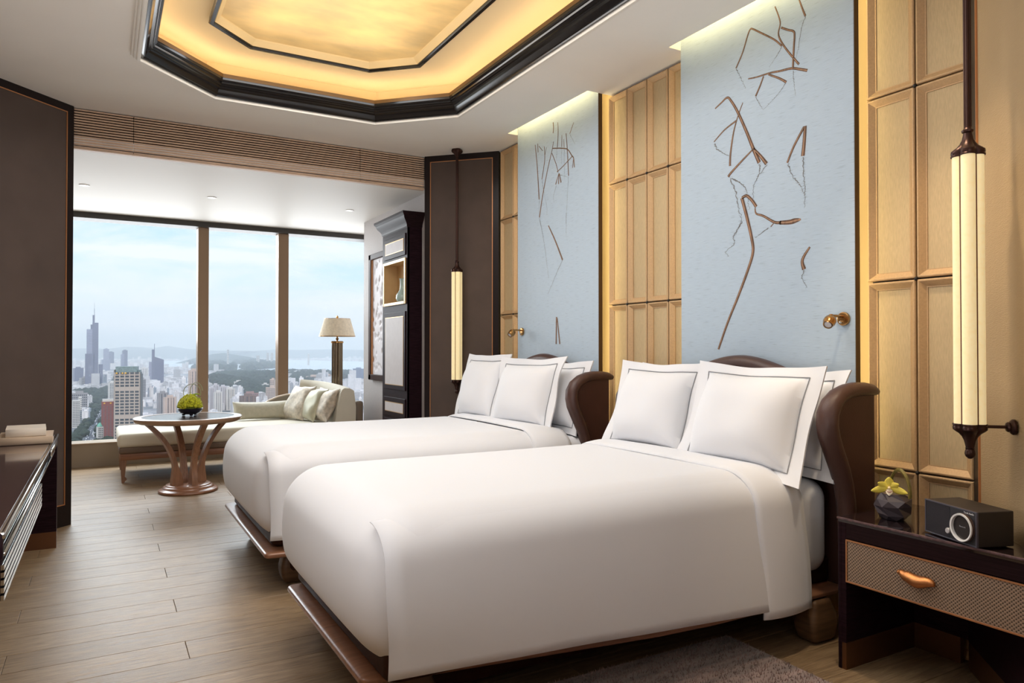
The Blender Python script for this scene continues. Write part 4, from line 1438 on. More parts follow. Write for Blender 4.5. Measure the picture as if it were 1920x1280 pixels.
# ================================================================== console at the left wall
cs = thing('console', 'long dark lacquered console with silver edge and slats along the left wall', 'console', (-0.45, 3.9, 0))
CX, CY0, CY1 = -0.240, 2.475, 5.235
obj('top', MB().box(-0.668, CX - 0.014, CY0, CY1, 0.668, 0.690, bev=0.002, seg=1), mat('burgundy_gloss_top', lin(58, 34, 36), 0.10, spec=0.6, coat=0.6), cs, smooth=0)
obj('case', MB().box(-0.668, CX - 0.030, CY0 + 0.01, CY1 - 0.02, 0.55, 0.668), M_ebony, cs, smooth=0)
obj('edge_strip', MB().box(CX - 0.014, CX + 0.002, CY0, CY1, 0.672, 0.692, bev=0.004), M_steel, cs)
obj('smoked_fascia', MB().box(CX - 0.028, CX - 0.016, CY0 + 0.03, 4.55, 0.628, 0.672), mat('smoked_glass', lin(46, 48, 38), 0.08, spec=0.6), cs, smooth=0)
obj('fascia_end', MB().box(CX - 0.030, CX - 0.004, CY0 - 0.002, CY0 + 0.03, 0.612, 0.690, bev=0.006), M_ebony, cs)
obj('lower_strip', MB().box(CX - 0.012, CX + 0.0, CY0 + 0.03, 4.9, 0.618, 0.628, bev=0.002), M_steel, cs)
obj('catch_plate', MB().box(CX - 0.010, CX + 0.001, 4.60, 5.10, 0.632, 0.670, bev=0.002), M_steel, cs)
for k in range(5):
    z = 0.592 - k * 0.0215
    s = obj('slat', MB().box(CX - 0.20, CX - 0.0085, CY0, 3.90, z - 0.007, z + 0.007), M_ebony, cs, smooth=0)
    obj('silver_nosing', MB().box(CX - 0.0085, CX, CY0, 3.90, z - 0.0072, z + 0.0072), M_steel, s, smooth=0)
obj('end_panel', MB().box(-0.668, CX - 0.004, 5.19, 5.235, 0.10, 0.668), M_ebony, cs, smooth=0)
obj('end_skirting', MB().box(-0.668, CX - 0.004, 5.188, 5.237, 0.0, 0.10), M_bronzeband, cs, smooth=0)
obj('near_panel', MB().box(-0.668, -0.60, CY0, CY0 + 0.04, 0.0, 0.55), M_ebony, cs, smooth=0)
obj('slat_bearer', MB().box(CX - 0.20, CX - 0.18, CY0 + 0.3, CY0 + 0.34, 0.49, 0.56).box(CX - 0.20, CX - 0.18, 3.5, 3.54, 0.49, 0.56), M_ebony, cs, smooth=0)

def book(label, c, yaw, l, w, h, cover, tilt=0.0):
    t = thing('book', label, 'book', c, yaw, 'books on the console')
    M = Matrix.Identity(4)
    def bb(*a, **k):
        return MB().box(*a, **k)
    o = obj('cover', bb(-l / 2, l / 2, -w / 2, w / 2, 0, 0.003).box(-l / 2, l / 2, -w / 2, w / 2, h - 0.003, h), cover, t, smooth=0, world=False)
    q = MB()
    q.grid(lambda u, v: (-l / 2 + (l) * v, -w / 2 - 0.006 * math.sin(PI * u), h * u), 8, 2)
    obj('spine', q, cover, t, smooth=60, world=False, solid=0.003)
    obj('pages', bb(-l / 2 + 0.003, l / 2 - 0.003, -w / 2 + 0.002, w / 2 - 0.003, 0.003, h - 0.003), mat('book_pages', lin(226, 212, 200), 0.8, bump=0.4, bscale=60, bstretch=(0.2, 0.2, 30)), t, smooth=0, world=False)
    return t
M_bk1 = mat('tan_book_cloth', lin(194, 172, 148), 0.8)
M_bk2 = mat('cream_book_cloth', lin(224, 213, 198), 0.8)
book('larger tan book lying at the bottom of the pair on the dark console', (-0.375, 4.87, 0.6915), L9(2), 0.255, 0.34, 0.040, M_bk1)
book('smaller cream book lying on top of the tan book on the dark console', (-0.375, 4.86, 0.7325), L9(4), 0.185, 0.26, 0.042, M_bk2)

# ================================================================== round table
rt = thing('round_table', 'round walnut table with a dark inlaid top and four curved legs', 'table', (0.64, 6.72, 0))
tx, ty = 0.638, 6.73
M_rim = mat('walnut_rim', lin(164, 132, 108), 0.28, var=0.15, vscale=6, coat=0.3)
obj('rim', MB().lathe([(0.345, 0.592), (0.392, 0.593), (0.414, 0.602), (0.426, 0.620), (0.427, 0.634), (0.423, 0.638), (0.416, 0.639), (0.362, 0.639), (0.36, 0.630)], 64, c=(tx, ty, 0), cap=False), M_rim, rt, smooth=40)
obj('inlay', MB().lathe([(0.001, 0.6375), (0.363, 0.6375)], 64, c=(tx, ty, 0), cap=False), mat('dark_inlay', lin(84, 78, 76), 0.16, spec=0.12, var=0.15, vscale=60), rt)
obj('underside', MB().lathe([(0.001, 0.5925), (0.346, 0.5925)], 48, c=(tx, ty, 0), cap=False), M_walnut, rt)
q = MB().lathe([(0.001, 0.0), (0.228, 0.0), (0.236, 0.010), (0.232, 0.022), (0.214, 0.030), (0.204, 0.034), (0.200, 0.044), (0.188, 0.052), (0.180, 0.054), (0.176, 0.062), (0.168, 0.066), (0.001, 0.066)], 64, c=(tx, ty, 0), cap=False)
obj('base', q, M_walnut, rt, smooth=35)
def table_leg(ang):
    q = MB()
    K = 22
    rows = []
    for i in range(K + 1):
        s = i / K
        z = 0.062 + (0.600 - 0.062) * s
        r_ = 0.100 + 0.015 * s + 0.235 * s ** 2.6            # inner face
        wd = 0.030 + 0.062 * (1 - smooth(0.02, 0.36, s)) + 0.014 * s    # radial width: a wide foot, a slim waist
        rows.append((r_ - wd * 0.5 * (1.0 if s < .4 else 1.0), r_ + wd * 0.5, z))
    th = 0.0235
    c, s_ = math.cos(ang), math.sin(ang)
    vs = []
    for a, b, z in rows:
        for r_, t in ((a, -th), (b, -th), (b, th), (a, th)):
            vs.append((tx + r_ * c - t * s_, ty + r_ * s_ + t * c, z))
    fs = [(0, 1, 2, 3)[::-1], tuple(4 * K + k for k in range(4))]
    for i in range(K):
        for k in range(4):
            a, b = 4 * i + k, 4 * i + (k + 1) % 4
            fs.append((a, b, b + 4, a + 4))
    q.add(vs, fs)
    return recalc(obj('leg', q, M_walnut_v, rt, smooth=30))
for a in (200, 285, 20, 105):
    table_leg(math.radians(a))

# bowl of moss
bw = thing('moss_bowl', 'dark blue bowl of bright green moss with curled grass on the round table', 'bowl', (0.655, 6.80, 0.639))
bx_, by_ = 0.655, 6.80
obj('bowl', MB().lathe([(0.060, 0.652), (0.085, 0.668), (0.100, 0.690), (0.104, 0.702), (0.101, 0.704), (0.096, 0.692), (0.080, 0.674)], 40, c=(bx_, by_, 0)), mat('midnight_glaze', lin(34, 32, 46), 0.12, coat=0.6), bw, smooth=50)
for k in range(3):
    a = 0.6 + 2 * PI * k / 3
    obj('foot', MB().lathe([(0.010, 0.6392), (0.014, 0.646), (0.015, 0.658)], 10, c=(bx_ + 0.055 * math.cos(a), by_ + 0.055 * math.sin(a), 0)), MATS['midnight_glaze'], bw)
q = MB()
rng = random.Random(21)
for k in range(420):
    z = rng.uniform(-0.05, 1)
    a = rng.uniform(0, 2 * PI)
    r_ = math.sqrt(max(0, 1 - z * z))
    p = Vector((bx_ + 0.090 * r_ * math.cos(a), by_ + 0.086 * r_ * math.sin(a), 0.715 + 0.090 * z + 0.008 * math.sin(3 * a)))
    s = rng.uniform(0.009, 0.015)
    q.lathe([(0.2 * s, -s), (0.8 * s, -0.5 * s), (s, 0), (0.8 * s, 0.55 * s), (0.2 * s, s)], 6, c=p)
m_ = obj('moss', q, mat('lime_moss', lin(188, 190, 40), 0.8, island=0.35, var=0.1, vscale=60), bw, smooth=80)
m_['kind'] = 'stuff'
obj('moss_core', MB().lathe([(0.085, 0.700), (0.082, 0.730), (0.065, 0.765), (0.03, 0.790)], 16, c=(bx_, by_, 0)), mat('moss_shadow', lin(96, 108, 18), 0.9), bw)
for k, (dx, dy, rr, h, th_, cc) in enumerate(((0.015, 0.0, 0.075, 0.150, 0.003, 0), (0.050, 0.01, 0.055, 0.165, 0.003, 0), (0.045, -0.01, 0.045, 0.045, 0.0034, 1), (0.055, 0.0, 0.040, 0.038, 0.0034, 1), (0.02, 0.02, 0.055, 0.06, 0.0016, 0))):
    pts = []
    for i in range(22):
        a = -0.35 + (2 * PI * 0.72) * i / 21 + k * 0.5
        pts.append((bx_ + dx + rr * math.cos(a) * 0.87, by_ + dy - rr * math.cos(a) * 0.49, 0.790 + h * 0.30 + 0.5 * h * math.sin(a)))
    obj('grass_curl', MB().tube(pts, th_, 6, flat=1.0), mat('lime_blade', lin(170, 200, 40), 0.5) if cc else mat('pale_stem', lin(150, 160, 120), 0.5), bw, smooth=60)

# ================================================================== chaise longue by the window
ch = thing('chaise_longue', 'long pale green chaise longue with a walnut frame along the window', 'sofa', (1.3, 7.85, 0))
M_uph = mat('sage_linen', lin(216, 211, 194), 0.8, bump=0.2, bscale=350, sheen=0.2, var=0.03, vscale=8)
M_band = mat('taupe_upholstery_band', lin(116, 98, 84), 0.6)
CHX0, CHX1, CHY0, CHY1 = 0.125, 2.33, 7.385, 8.30
obj('seat_cushion', MB().rbox((CHX0 - 0.012, CHY0 - 0.010, 0.320), (CHX1 - 0.02, CHY1, 0.442), (0.035, 0.035, 0.034), 6, 14,
    warp=lambda p: [p[0], p[1], p[2] + (0.012 * math.sin(PI * min(1, max(0, (p[0] - CHX0) / 2.2))) if p[2] > 0.4 else 0)]), M_uph, ch, smooth=70)
obj('upholstered_base', MB().rbox((CHX0, CHY0, 0.262), (CHX1, CHY1, 0.326), (0.02, 0.02, 0.02), 4, 4), M_band, ch, smooth=60)
obj('frame', MB().box(CHX0 + 0.01, CHX1 - 0.01, CHY0 + 0.008, CHY0 + 0.045, 0.205, 0.263, bev=0.003).box(CHX0 + 0.01, CHX1 - 0.01, CHY1 - 0.045, CHY1 - 0.008, 0.205, 0.263, bev=0.003).box(CHX0 + 0.01, CHX0 + 0.045, CHY0 + 0.045, CHY1 - 0.045, 0.205, 0.263, bev=0.003), M_walnut, ch, smooth=30)
for lx, sx in ((CHX0 + 0.035, 1), (CHX1 - 0.05, -1)):
    for ly in (CHY0 + 0.035, CHY1 - 0.035):
        q = MB()
        pr = [(-0.022, 0.215), (0.030, 0.215), (0.020, 0.13), (0.014, 0.055), (0.026, 0.045), (0.030, 0.030), (0.018, 0.020), (0.006, 0.0), (-0.012, 0.0), (-0.018, 0.09)]
        q.prism([(lx + a * sx, b) for a, b in pr], ly - 0.018, ly + 0.018, axis='y')
        recalc(obj('leg', q, M_walnut_v, ch, smooth=0))
# backrest at the right end: a thick upholstered L that wraps from the window side round the end
path = [(1.91, 8.235), (1.99, 8.19), (2.045, 8.08), (2.07, 7.92), (2.082, 7.72), (2.087, 7.50), (2.087, 7.40)]
rows = []
for i, (a, b) in enumerate(path):
    p0, p1 = Vector(path[max(i - 1, 0)]), Vector(path[min(i + 1, len(path) - 1)])
    d = (p1 - p0).normalized()
    n = Vector((-d.y, d.x))          # towards outside (right / window)
    if n.x + n.y < 0:
        n = -n
    s = i / (len(path) - 1)
    ht = 0.872 - 0.065 * s
    th = 0.10 + 0.05 * s
    P0 = Vector((a, b))
    prof = [(0.0, 0.40), (0.035, 0.60), (0.065, ht - 0.05), (0.080, ht - 0.018), (0.105, ht), (0.105 + th * 0.4, ht - 0.004), (0.115 + th * 0.62, ht - 0.03), (0.125 + th * 0.7, ht - 0.2), (0.12 + th * 0.7, 0.30), (0.0, 0.30)]
    rows.append([((P0 + n * o_).x, (P0 + n * o_).y, z) for o_, z in prof])
q = sheet(MB(), [r_ + [r_[0]] for r_ in rows])
k = len(q.v)
q.f.append(tuple(range(0, 10)))
q.mi.append(0)
q.f.append(tuple(range(6 * 11 + 9, 6 * 11 - 1, -1)))
q.mi.append(0)
recalc(obj('backrest', q, M_uph, ch, smooth=40))
obj('outer_arm', MB().rbox((2.318, 7.42, 0.26), (2.408, 7.84, 0.665), (0.03, 0.03, 0.03), 5, 5), mat('taupe_arm_leather', lin(122, 108, 92), 0.5), ch, smooth=60)
# low back rail along the window side with a swept front end
pr = [(1.30, 0.45), (1.40, 0.50), (1.50, 0.575), (1.60, 0.640), (1.70, 0.680), (1.80, 0.700), (1.95, 0.705), (1.95, 0.40), (1.30, 0.40)]
q = MB().prism(pr, 8.262, 8.30, axis='y')
rl = recalc(obj('side_back', q, mat('grey_taupe_side', lin(134, 124, 110), 0.6), ch, smooth=0))
obj('side_back_rail', MB().tube([(a, 8.278, b) for a, b in pr[:7]], 0.016, 10), mat('pale_wood_rail', lin(206, 190, 170), 0.4), rl, smooth=60)

def cushion(label, c, w, h, T, yaw, lean, m, seed, roll=0.0):
    return make_pillow('cushion', label, 'cushions on the chaise longue', c, w, h, T, yaw, lean, roll, line=False, seed=seed, cat='cushion', m=m, fl=0.012, pinch=0.09)
M_c1 = mat('silver_brocade', lin(192, 182, 164), 0.5, var=0.28, vscale=26, detail=7, sheen=0.3, metal=0.15)
M_c2 = mat('sage_satin', lin(176, 172, 146), 0.4, var=0.16, vscale=7, sheen=0.3, metal=0.15)
M_c3 = mat('beige_brocade', lin(186, 174, 156), 0.5, var=0.34, vscale=22, detail=7, sheen=0.3, metal=0.15)
cushion('silver brocade cushion leaning farthest from the camera in the chaise corner', (1.765, 7.93, 0.455), 0.40, 0.40, 0.13, L9(22), L9(27), M_c1, 31)
cushion('plain sage satin cushion in the middle of the three on the chaise', (1.865, 7.76, 0.455), 0.40, 0.38, 0.13, L9(12), L9(27), M_c2, 32)
cushion('beige brocade cushion nearest the camera on the chaise', (1.965, 7.60, 0.45), 0.40, 0.38, 0.13, L9(14), L9(24), M_c3, 33)
# long bolster cushion lying along the window side
bl = thing('bolster', 'long sage lumbar cushion lying along the window side of the chaise', 'cushion', (1.5, 8.12, 0.445))
q = MB()
NN = 24
for side in (1, -1):
    k = len(q.v)
    for i in range(NN + 1):
        for j in range(NN + 1):
            u, v = -1 + 2 * i / NN, -1 + 2 * j / NN
            f = max(0, (1 - abs(u) ** 4) * (1 - abs(v) ** 2.5)) ** 0.55
            x = 1.50 + 0.30 * u * (1 - 0.03 * (1 - v * v))
            h = 0.095 * v * (1 - 0.12 * (1 - u * u))
            d = 0.065 * f + 0.002
            y0_ = 8.12 + side * -d + 0.045 * v
            q.v.append((x, y0_, 0.555 + h))
    for i in range(NN):
        for j in range(NN):
            a = k + i * (NN + 1) + j
            f = (a, a + 1, a + NN + 2, a + NN + 1)
            q.f.append(f if side == 1 else f[::-1]); q.mi.append(0)
n1 = (NN + 1) ** 2
edge = [i * (NN + 1) for i in range(NN + 1)] + [NN * (NN + 1) + j for j in range(1, NN + 1)] + [i * (NN + 1) + NN for i in range(NN - 1, -1, -1)] + [j for j in range(NN - 1, 0, -1)]
for i in range(len(edge)):
    a, b = edge[i], edge[(i + 1) % len(edge)]
    q.f.append((a, b, b + n1, a + n1)); q.mi.append(0)
recalc(obj('cushion_cover', q, mat('sage_velvet', lin(178, 172, 150), 0.6, var=0.08, vscale=30, sheen=0.4), bl, smooth=60))

# floor lamp behind the chaise
fl = thing('floor_lamp', 'tall floor lamp with a cream shade and fluted bronze column behind the chaise', 'lamp', (2.42, 8.47, 0))
lx, ly = 2.42, 8.47
z0, z1 = 1.372, 1.586
def tap(r0, r1, z0, z1):
    return [(r0, z0), (r1, z1)]
obj('shade', MB().lathe([(0.212, 1.368), (0.152, 1.578), (0.150, 1.578), (0.209, 1.368)], 48, c=(lx, ly, 0), cap=False), mat('cream_mottled_shade', lin(226, 212, 188), 0.8, var=0.10, vscale=40, trans=0.0), fl, smooth=40)
obj('shade_trim', MB().lathe([(0.2125, 1.366), (0.2125, 1.372)], 48, c=(lx, ly, 0), cap=False).lathe([(0.1530, 1.573), (0.1525, 1.580)], 48, c=(lx, ly, 0), cap=False), M_brass, fl, smooth=40)
obj('shade_top', MB().lathe([(0.001, 1.574), (0.151, 1.574)], 40, c=(lx, ly, 0), cap=False), mat('shade_diffuser', lin(220, 210, 190), 0.8), fl)
obj('finial', MB().lathe([(0.004, 1.574), (0.006, 1.585), (0.014, 1.592), (0.016, 1.600), (0.010, 1.608), (0.004, 1.615), (0.001, 1.622)], 16, c=(lx, ly, 0)), M_brass, fl)
obj('neck', MB().lathe([(0.012, 1.312), (0.010, 1.325), (0.018, 1.334), (0.019, 1.342), (0.010, 1.350), (0.008, 1.375), (0.006, 1.575)], 16, c=(lx, ly, 0)), M_brass, fl)
obj('column_cap', MB().lathe([(0.066, 1.286), (0.072, 1.290), (0.073, 1.306), (0.066, 1.312), (0.001, 1.313)], 32, c=(lx, ly, 0)), M_brass, fl)
for k in range(8):
    a = k * PI / 4 + 0.2
    obj('column_tube', MB().lathe([(0.022, 0.05), (0.022, 1.288)], 14, c=(lx + 0.045 * math.cos(a), ly + 0.045 * math.sin(a), 0)), mat('gunmetal_tube', lin(112, 98, 80), 0.2, metal=0.9), fl)
obj('core', MB().lathe([(0.036, 0.05), (0.036, 1.288)], 20, c=(lx, ly, 0)), M_brass, fl)
obj('foot', MB().lathe([(0.095, 0.0), (0.098, 0.012), (0.085, 0.03), (0.075, 0.055)], 32, c=(lx, ly, 0)), M_brass, fl)

# ================================================================== tall cabinet with niche, and the relief picture
cb = thing('tall_cabinet', 'tall ebony cabinet with a carved cornice, silver grey panels and an open niche', 'cabinet', (2.47, 6.48, 0))
KX, KY0, KY1 = 2.400, 6.150, 6.810
obj('side_panel', MB().box(KX + 0.004, 2.543, KY0, KY0 + 0.03, 0, 2.335), M_ebony, cb, smooth=0)
obj('side_panel', MB().box(KX + 0.004, 2.543, KY1 - 0.03, KY1, 0, 2.335), M_ebony, cb, smooth=0)
obj('back', MB().box(2.530, 2.543, KY0 + 0.03, KY1 - 0.03, 0, 2.335), M_ebony, cb, smooth=0)
NY0, NY1, NZ0, NZ1 = 6.180, 6.745, 1.640, 2.040
q = MB()
q.box(KX, KX + 0.02, KY0, NY0, 0, 2.335).box(KX, KX + 0.02, NY1, KY1, 0, 2.335)
q.box(KX, KX + 0.02, NY0, NY1, NZ1, 2.335).box(KX, KX + 0.02, NY0, NY1, 0, NZ0)
obj('face_frame', q, M_ebony, cb, smooth=0)
# cornice
prof = [(0.0, 2.325), (-0.008, 2.335), (-0.010, 2.352), (-0.022, 2.372), (-0.040, 2.392), (-0.052, 2.412), (-0.054, 2.424), (-0.068, 2.440), (-0.070, 2.458), (-0.070, 2.462), (0.02, 2.462)]
rect = [(KX, KY0), (2.543, KY0), (2.543, KY1), (KX, KY1)]
q = MB().ring(rect, prof)
q.v = [(min(x, 2.5435), y, z) for x, y, z in q.v]
recalc(obj('cornice', q, M_ebony_h, cb, smooth=25))
obj('cornice_top', MB().box(KX - 0.06, 2.543, KY0 - 0.06, KY1 + 0.06, 2.452, 2.461), M_ebony, cb, smooth=0)
M_grey = mat('silver_grey_leather_panel', lin(206, 200, 200), 0.5, var=0.03, vscale=20)
M_goldline = mat('gold_bead', lin(198, 160, 108), 0.35, metal=0.8)
def cab_panel(y0, y1, z0, z1, nm):
    d = obj(nm, MB().box(KX - 0.010, KX + 0.001, y0 - 0.045, y1 + 0.045, z0 - 0.05, z1 + 0.05, bev=0.003), M_ebony, cb, smooth=0)
    obj('gold_bead', MB().box(KX - 0.0125, KX - 0.009, y0 - 0.006, y1 + 0.006, z0 - 0.006, z1 + 0.006), M_goldline, d, smooth=0)
    obj('grey_inset', MB().box(KX - 0.0135, KX - 0.010, y0, y1, z0, z1), M_grey, d, smooth=0)
cab_panel(6.225, 6.700, 2.128, 2.228, 'upper_drawer_front')
cab_panel(6.225, 6.700, 0.880, 1.512, 'door')
cab_panel(6.225, 6.700, 0.625, 0.706, 'lower_drawer_front')
cab_panel(6.225, 6.700, 0.16, 0.50, 'base_door')
M_nich = mat('honey_niche_lining', lin(206, 172, 122), 0.6, var=0.05, vscale=12)
obj('niche', MB().box(KX - 0.012, 2.529, NY0 - 0.004, NY0 + 0.012, NZ0, NZ1).box(KX - 0.012, 2.529, NY1 - 0.012, NY1 + 0.004, NZ0, NZ1).box(KX - 0.012, 2.529, NY0, NY1, NZ0 - 0.004, NZ0 + 0.012).box(KX - 0.012, 2.529, NY0, NY1, NZ1 - 0.012, NZ1 + 0.004).box(2.520, 2.529, NY0, NY1, NZ0, NZ1), M_nich, cb, smooth=0)
q = MB()
for a, b, c, d in ((NY0 - 0.012, NY0 + 0.016, NZ0 - 0.012, NZ1 + 0.012), (NY1 - 0.016, NY1 + 0.012, NZ0 - 0.012, NZ1 + 0.012), (NY0, NY1, NZ0 - 0.012, NZ0 + 0.016), (NY0, NY1, NZ1 - 0.016, NZ1 + 0.012)):
    q.box(KX - 0.016, KX - 0.004, a, b, c, d, bev=0.003)
obj('niche_surround', q, mat('champagne_trim', lin(214, 186, 140), 0.35, metal=0.4), cb, smooth=0)
vz = thing('celadon_vase', 'pale celadon bottle vase standing in the cabinet niche', 'vase', (2.455, 6.41, 1.653))
obj('body', MB().lathe([(0.036, 1.653), (0.040, 1.656), (0.056, 1.672), (0.064, 1.696), (0.060, 1.722), (0.044, 1.748), (0.030, 1.772), (0.025, 1.800), (0.024, 1.850), (0.028, 1.872), (0.034, 1.880), (0.032, 1.881), (0.022, 1.865)], 40, c=(2.455, 6.41, 0), cap=False), mat('celadon_glaze', lin(178, 206, 202), 0.15, coat=0.5), vz, smooth=60)

pa = thing('relief_picture', 'white cratered relief in a tall dark frame on the silver wall', 'picture', (2.53, 7.2, 1.55))
PY0, PY1, PZ0, PZ1 = 6.86, 7.560, 0.885, 2.235
q = MB()
for a, b, c, d in ((PY0, PY0 + 0.06, PZ0, PZ1), (PY1 - 0.075, PY1, PZ0, PZ1), (PY0, PY1, PZ0, PZ0 + 0.06), (PY0, PY1, PZ1 - 0.06, PZ1)):
    q.box(2.500, 2.543, a, b, c, d, bev=0.006)
obj('frame', q, M_darkwood, pa, smooth=0)
q = MB()
for a, b, c, d in ((PY0 + 0.06, PY0 + 0.07, PZ0 + 0.06, PZ1 - 0.06), (PY1 - 0.085, PY1 - 0.075, PZ0 + 0.06, PZ1 - 0.06)):
    q.box(2.508, 2.542, a, b, c, d)
obj('slip', q, M_copper, pa, smooth=0)
rng = random.Random(77)
cr_ = [(rng.uniform(PY0 + .08, PY1 - .1), rng.uniform(PZ0 + .08, PZ1 - .08), rng.uniform(0.010, 0.038)) for _ in range(120)]
def relief(u, v):
    y = PY0 + 0.065 + (PY1 - PY0 - 0.145) * u
    z = PZ0 + 0.055 + (PZ1 - PZ0 - 0.11) * v
    h = 0.0
    for a, b, r_ in cr_:
        d = math.hypot(y - a, z - b) / r_
        if d < 1.4:
            h += (-0.012 * (1 - d * d) if d < 1 else 0.006 * (1.4 - d))
    return (2.524 - h, y, z)
obj('relief', MB().grid(relief, 44, 90), mat('white_plaster_relief', lin(226, 222, 226), 0.5), pa, smooth=50)

# ================================================================== the city far below the window
GZ = -180.0
M_ground = bpy.data.materials.new('city_ground')
M_ground.use_nodes = True
t_ = M_ground.node_tree
b_ = t_.nodes['Principled BSDF']
tcn_ = t_.nodes.new('ShaderNodeTexCoord')
na = t_.nodes.new('ShaderNodeTexNoise')
na.inputs['Scale'].default_value = 0.0016
na.inputs['Detail'].default_value = 9
na.inputs['Roughness'].default_value = 0.75
t_.links.new(tcn_.outputs['Object'], na.inputs['Vector'])
rp = t_.nodes.new('ShaderNodeValToRGB')
ee = rp.color_ramp.elements
ee[0].position = 0.40
ee[0].color = lin(74, 84, 72)
ee[1].position = 0.62
ee[1].color = lin(196, 190, 190)
x_ = ee.new(0.5)
x_.color = lin(140, 136, 140)
t_.links.new(na.outputs[0], rp.inputs[0])
t_.links.new(rp.outputs[0], b_.inputs['Base Color'])
b_.inputs['Roughness'].default_value = 0.9
q = MB()
q.add([(-9000, 900, GZ), (16000, 900, GZ), (30000, 30000, GZ), (-14000, 30000, GZ)], [(0, 1, 2, 3)])
g_ = obj('ground', q, M_ground, smooth=0)
g_['kind'] = 'structure'

def flat_poly(name, pts, z, m):
    q = MB()
    q.add([(a, b, z) for a, b in pts], [tuple(range(len(pts)))])
    o = recalc(obj(name, q, m, smooth=0))
    o['kind'] = 'structure'
    return o
LAKE = [(900, 13500), (2868, 14056), (3639, 10752), (1902, 5620), (1560, 5850), (1352, 6097), (1124, 5907), (900, 6150), (716, 6458), (631, 7924), (598, 9724)]
flat_poly('lake', LAKE, GZ + 0.6, mat('lake_water', lin(222, 224, 228), 0.5, spec=0.5))
ISL = [[(880, 9564), (1125, 10637), (1000, 8752), (1079, 7208), (1201, 7851), (1374, 10060), (1430, 12008), (1325, 12681)],
       [(1123, 7183), (1147, 6757), (1515, 7422), (1840, 9018), (1872, 10212), (1401, 8594)],
       [(1471, 10005), (1558, 9178), (1950, 10639), (2144, 12891), (1768, 11816)], [(700, 7000), (900, 6500), (1010, 6600), (960, 7100), (800, 7500)]]
M_turf = mat('park_ground', lin(66, 74, 62), 0.9)
for p in ISL:
    flat_poly('island', p, GZ + 1.2, M_turf)
FOREST = [(604, 5067), (439, 3551), (511, 3269), (480, 2762), (522, 2795), (651, 3190), (996, 4845), (1026, 5813), (925, 6000)]
FOREST2 = [(861, 3906), (1205, 5433), (1491, 5698), (1702, 5150), (1506, 4555), (1144, 4373), (813, 3339)]
AVENUE = [(-60, 1500), (24, 1540), (3, 2097), (18, 2830), (77, 4351), (195, 8172), (160, 8188), (22, 4247), (-38, 2862), (-39, 2121), (-56, 1835)]
BELT = [(-113, 3624), (13, 3793), (40, 3325), (10, 2698), (-51, 2733), (-88, 2835)]
SHORE = [(716, 6420), (900, 6100), (1124, 5860), (1352, 6050), (1700, 5650), (1902, 5560), (1860, 5350), (1352, 5800), (1124, 5600), (700, 6150)]
flat_poly('park', FOREST, GZ + 0.8, M_turf)
flat_poly('park', FOREST2, GZ + 0.8, M_turf)
ROADL = [(-30, 1450), (-25, 1612), (-19, 1964), (-8, 2273), (10, 2835), (39, 3779), (85, 5362), (167, 8188), (434, 17414)]
rp_ = [(a - 9, b) for a, b in ROADL] + [(a + 9, b) for a, b in ROADL[::-1]]
flat_poly('road', rp_, GZ + 1.5, mat('asphalt', lin(96, 94, 100), 0.8))

def inside(p, poly):
    r = False
    n = len(poly)
    for i in range(n):
        a, b = poly[i], poly[(i + 1) % n]
        if (a[1] > p[1]) != (b[1] > p[1]) and p[0] < (b[0] - a[0]) * (p[1] - a[1]) / (b[1] - a[1]) + a[0]:
            r = not r
    return r
def near_road(x, y, w):
    for (a, b), (c, d) in zip(ROADL, ROADL[1:]):
        if b <= y <= d:
            return abs(x - (a + (c - a) * (y - b) / (d - b))) < w
    return False
rng = random.Random(3)
ICO = bmesh.new()
bmesh.ops.create_icosphere(ICO, subdivisions=1, radius=1)
ICO_V = [tuple(v.co) for v in ICO.verts]
ICO_F = [tuple(v.index for v in f.verts) for f in ICO.faces]
ICO.free()
def scatter_trees(q, poly, n, r0, r1, hill=None):
    xs, ys = [p[0] for p in poly], [p[1] for p in poly]
    k = 0
    for _ in range(n * 12):
        if k >= n:
            break
        x, y = rng.uniform(min(xs), max(xs)), rng.uniform(min(ys), max(ys))
        if not inside((x, y), poly) or near_road(x, y, 9 if y < 5000 else 5):
            continue
        r_ = rng.uniform(r0, r1)
        h = hill(x, y) if hill else 0
        q.add([(x + a * r_ * rng.uniform(.85, 1.15), y + b * r_, GZ + h + r_ * 0.55 + c * r_ * 0.8) for a, b, c in ICO_V], ICO_F)
        k += 1
q = MB()
scatter_trees(q, FOREST, 1500, 12, 26, lambda x, y: 34 * math.exp(-((y - 4100) / 900) ** 2) * (0.55 + 0.45 * math.sin(x / 75.0 + y / 500.0)))
scatter_trees(q, FOREST2, 420, 12, 26)
scatter_trees(q, AVENUE, 1000, 6, 11)
scatter_trees(q, BELT, 260, 8, 15)
scatter_trees(q, SHORE, 260, 12, 24)
for p in ISL:
    scatter_trees(q, p, 190, 22, 46)
M_tree = mat('tree_leaves', lin(50, 58, 46), 0.9, island=0.35, var=0.15, vscale=0.05)
tr_ = obj('tree_canopy', q, M_tree, smooth=0)
tr_['kind'] = 'stuff'
tr_['label'] = 'dense dark green tree crowns along the avenue, park hill and lake islands'
# cars on the avenue
q = MB()
for k in range(150):
    i = rng.choice((0, 1, 1, 2, 2, 3, 3, 4))
    (a, b), (c, d) = ROADL[i], ROADL[i + 1]
    s = rng.random()
    x, y = a + (c - a) * s + rng.choice((-6, -3, 3, 6)), b + (d - b) * s
    q.box(x - 1, x + 1, y - 2.4, y + 2.4, GZ + 1.6, GZ + 3.1)
c_ = obj('street_traffic', q, mat('car_paint', lin(200, 200, 205), 0.3, island=0.6), smooth=0)
c_['kind'] = 'stuff'
c_['label'] = 'tiny cars in the lanes of the tree lined avenue'

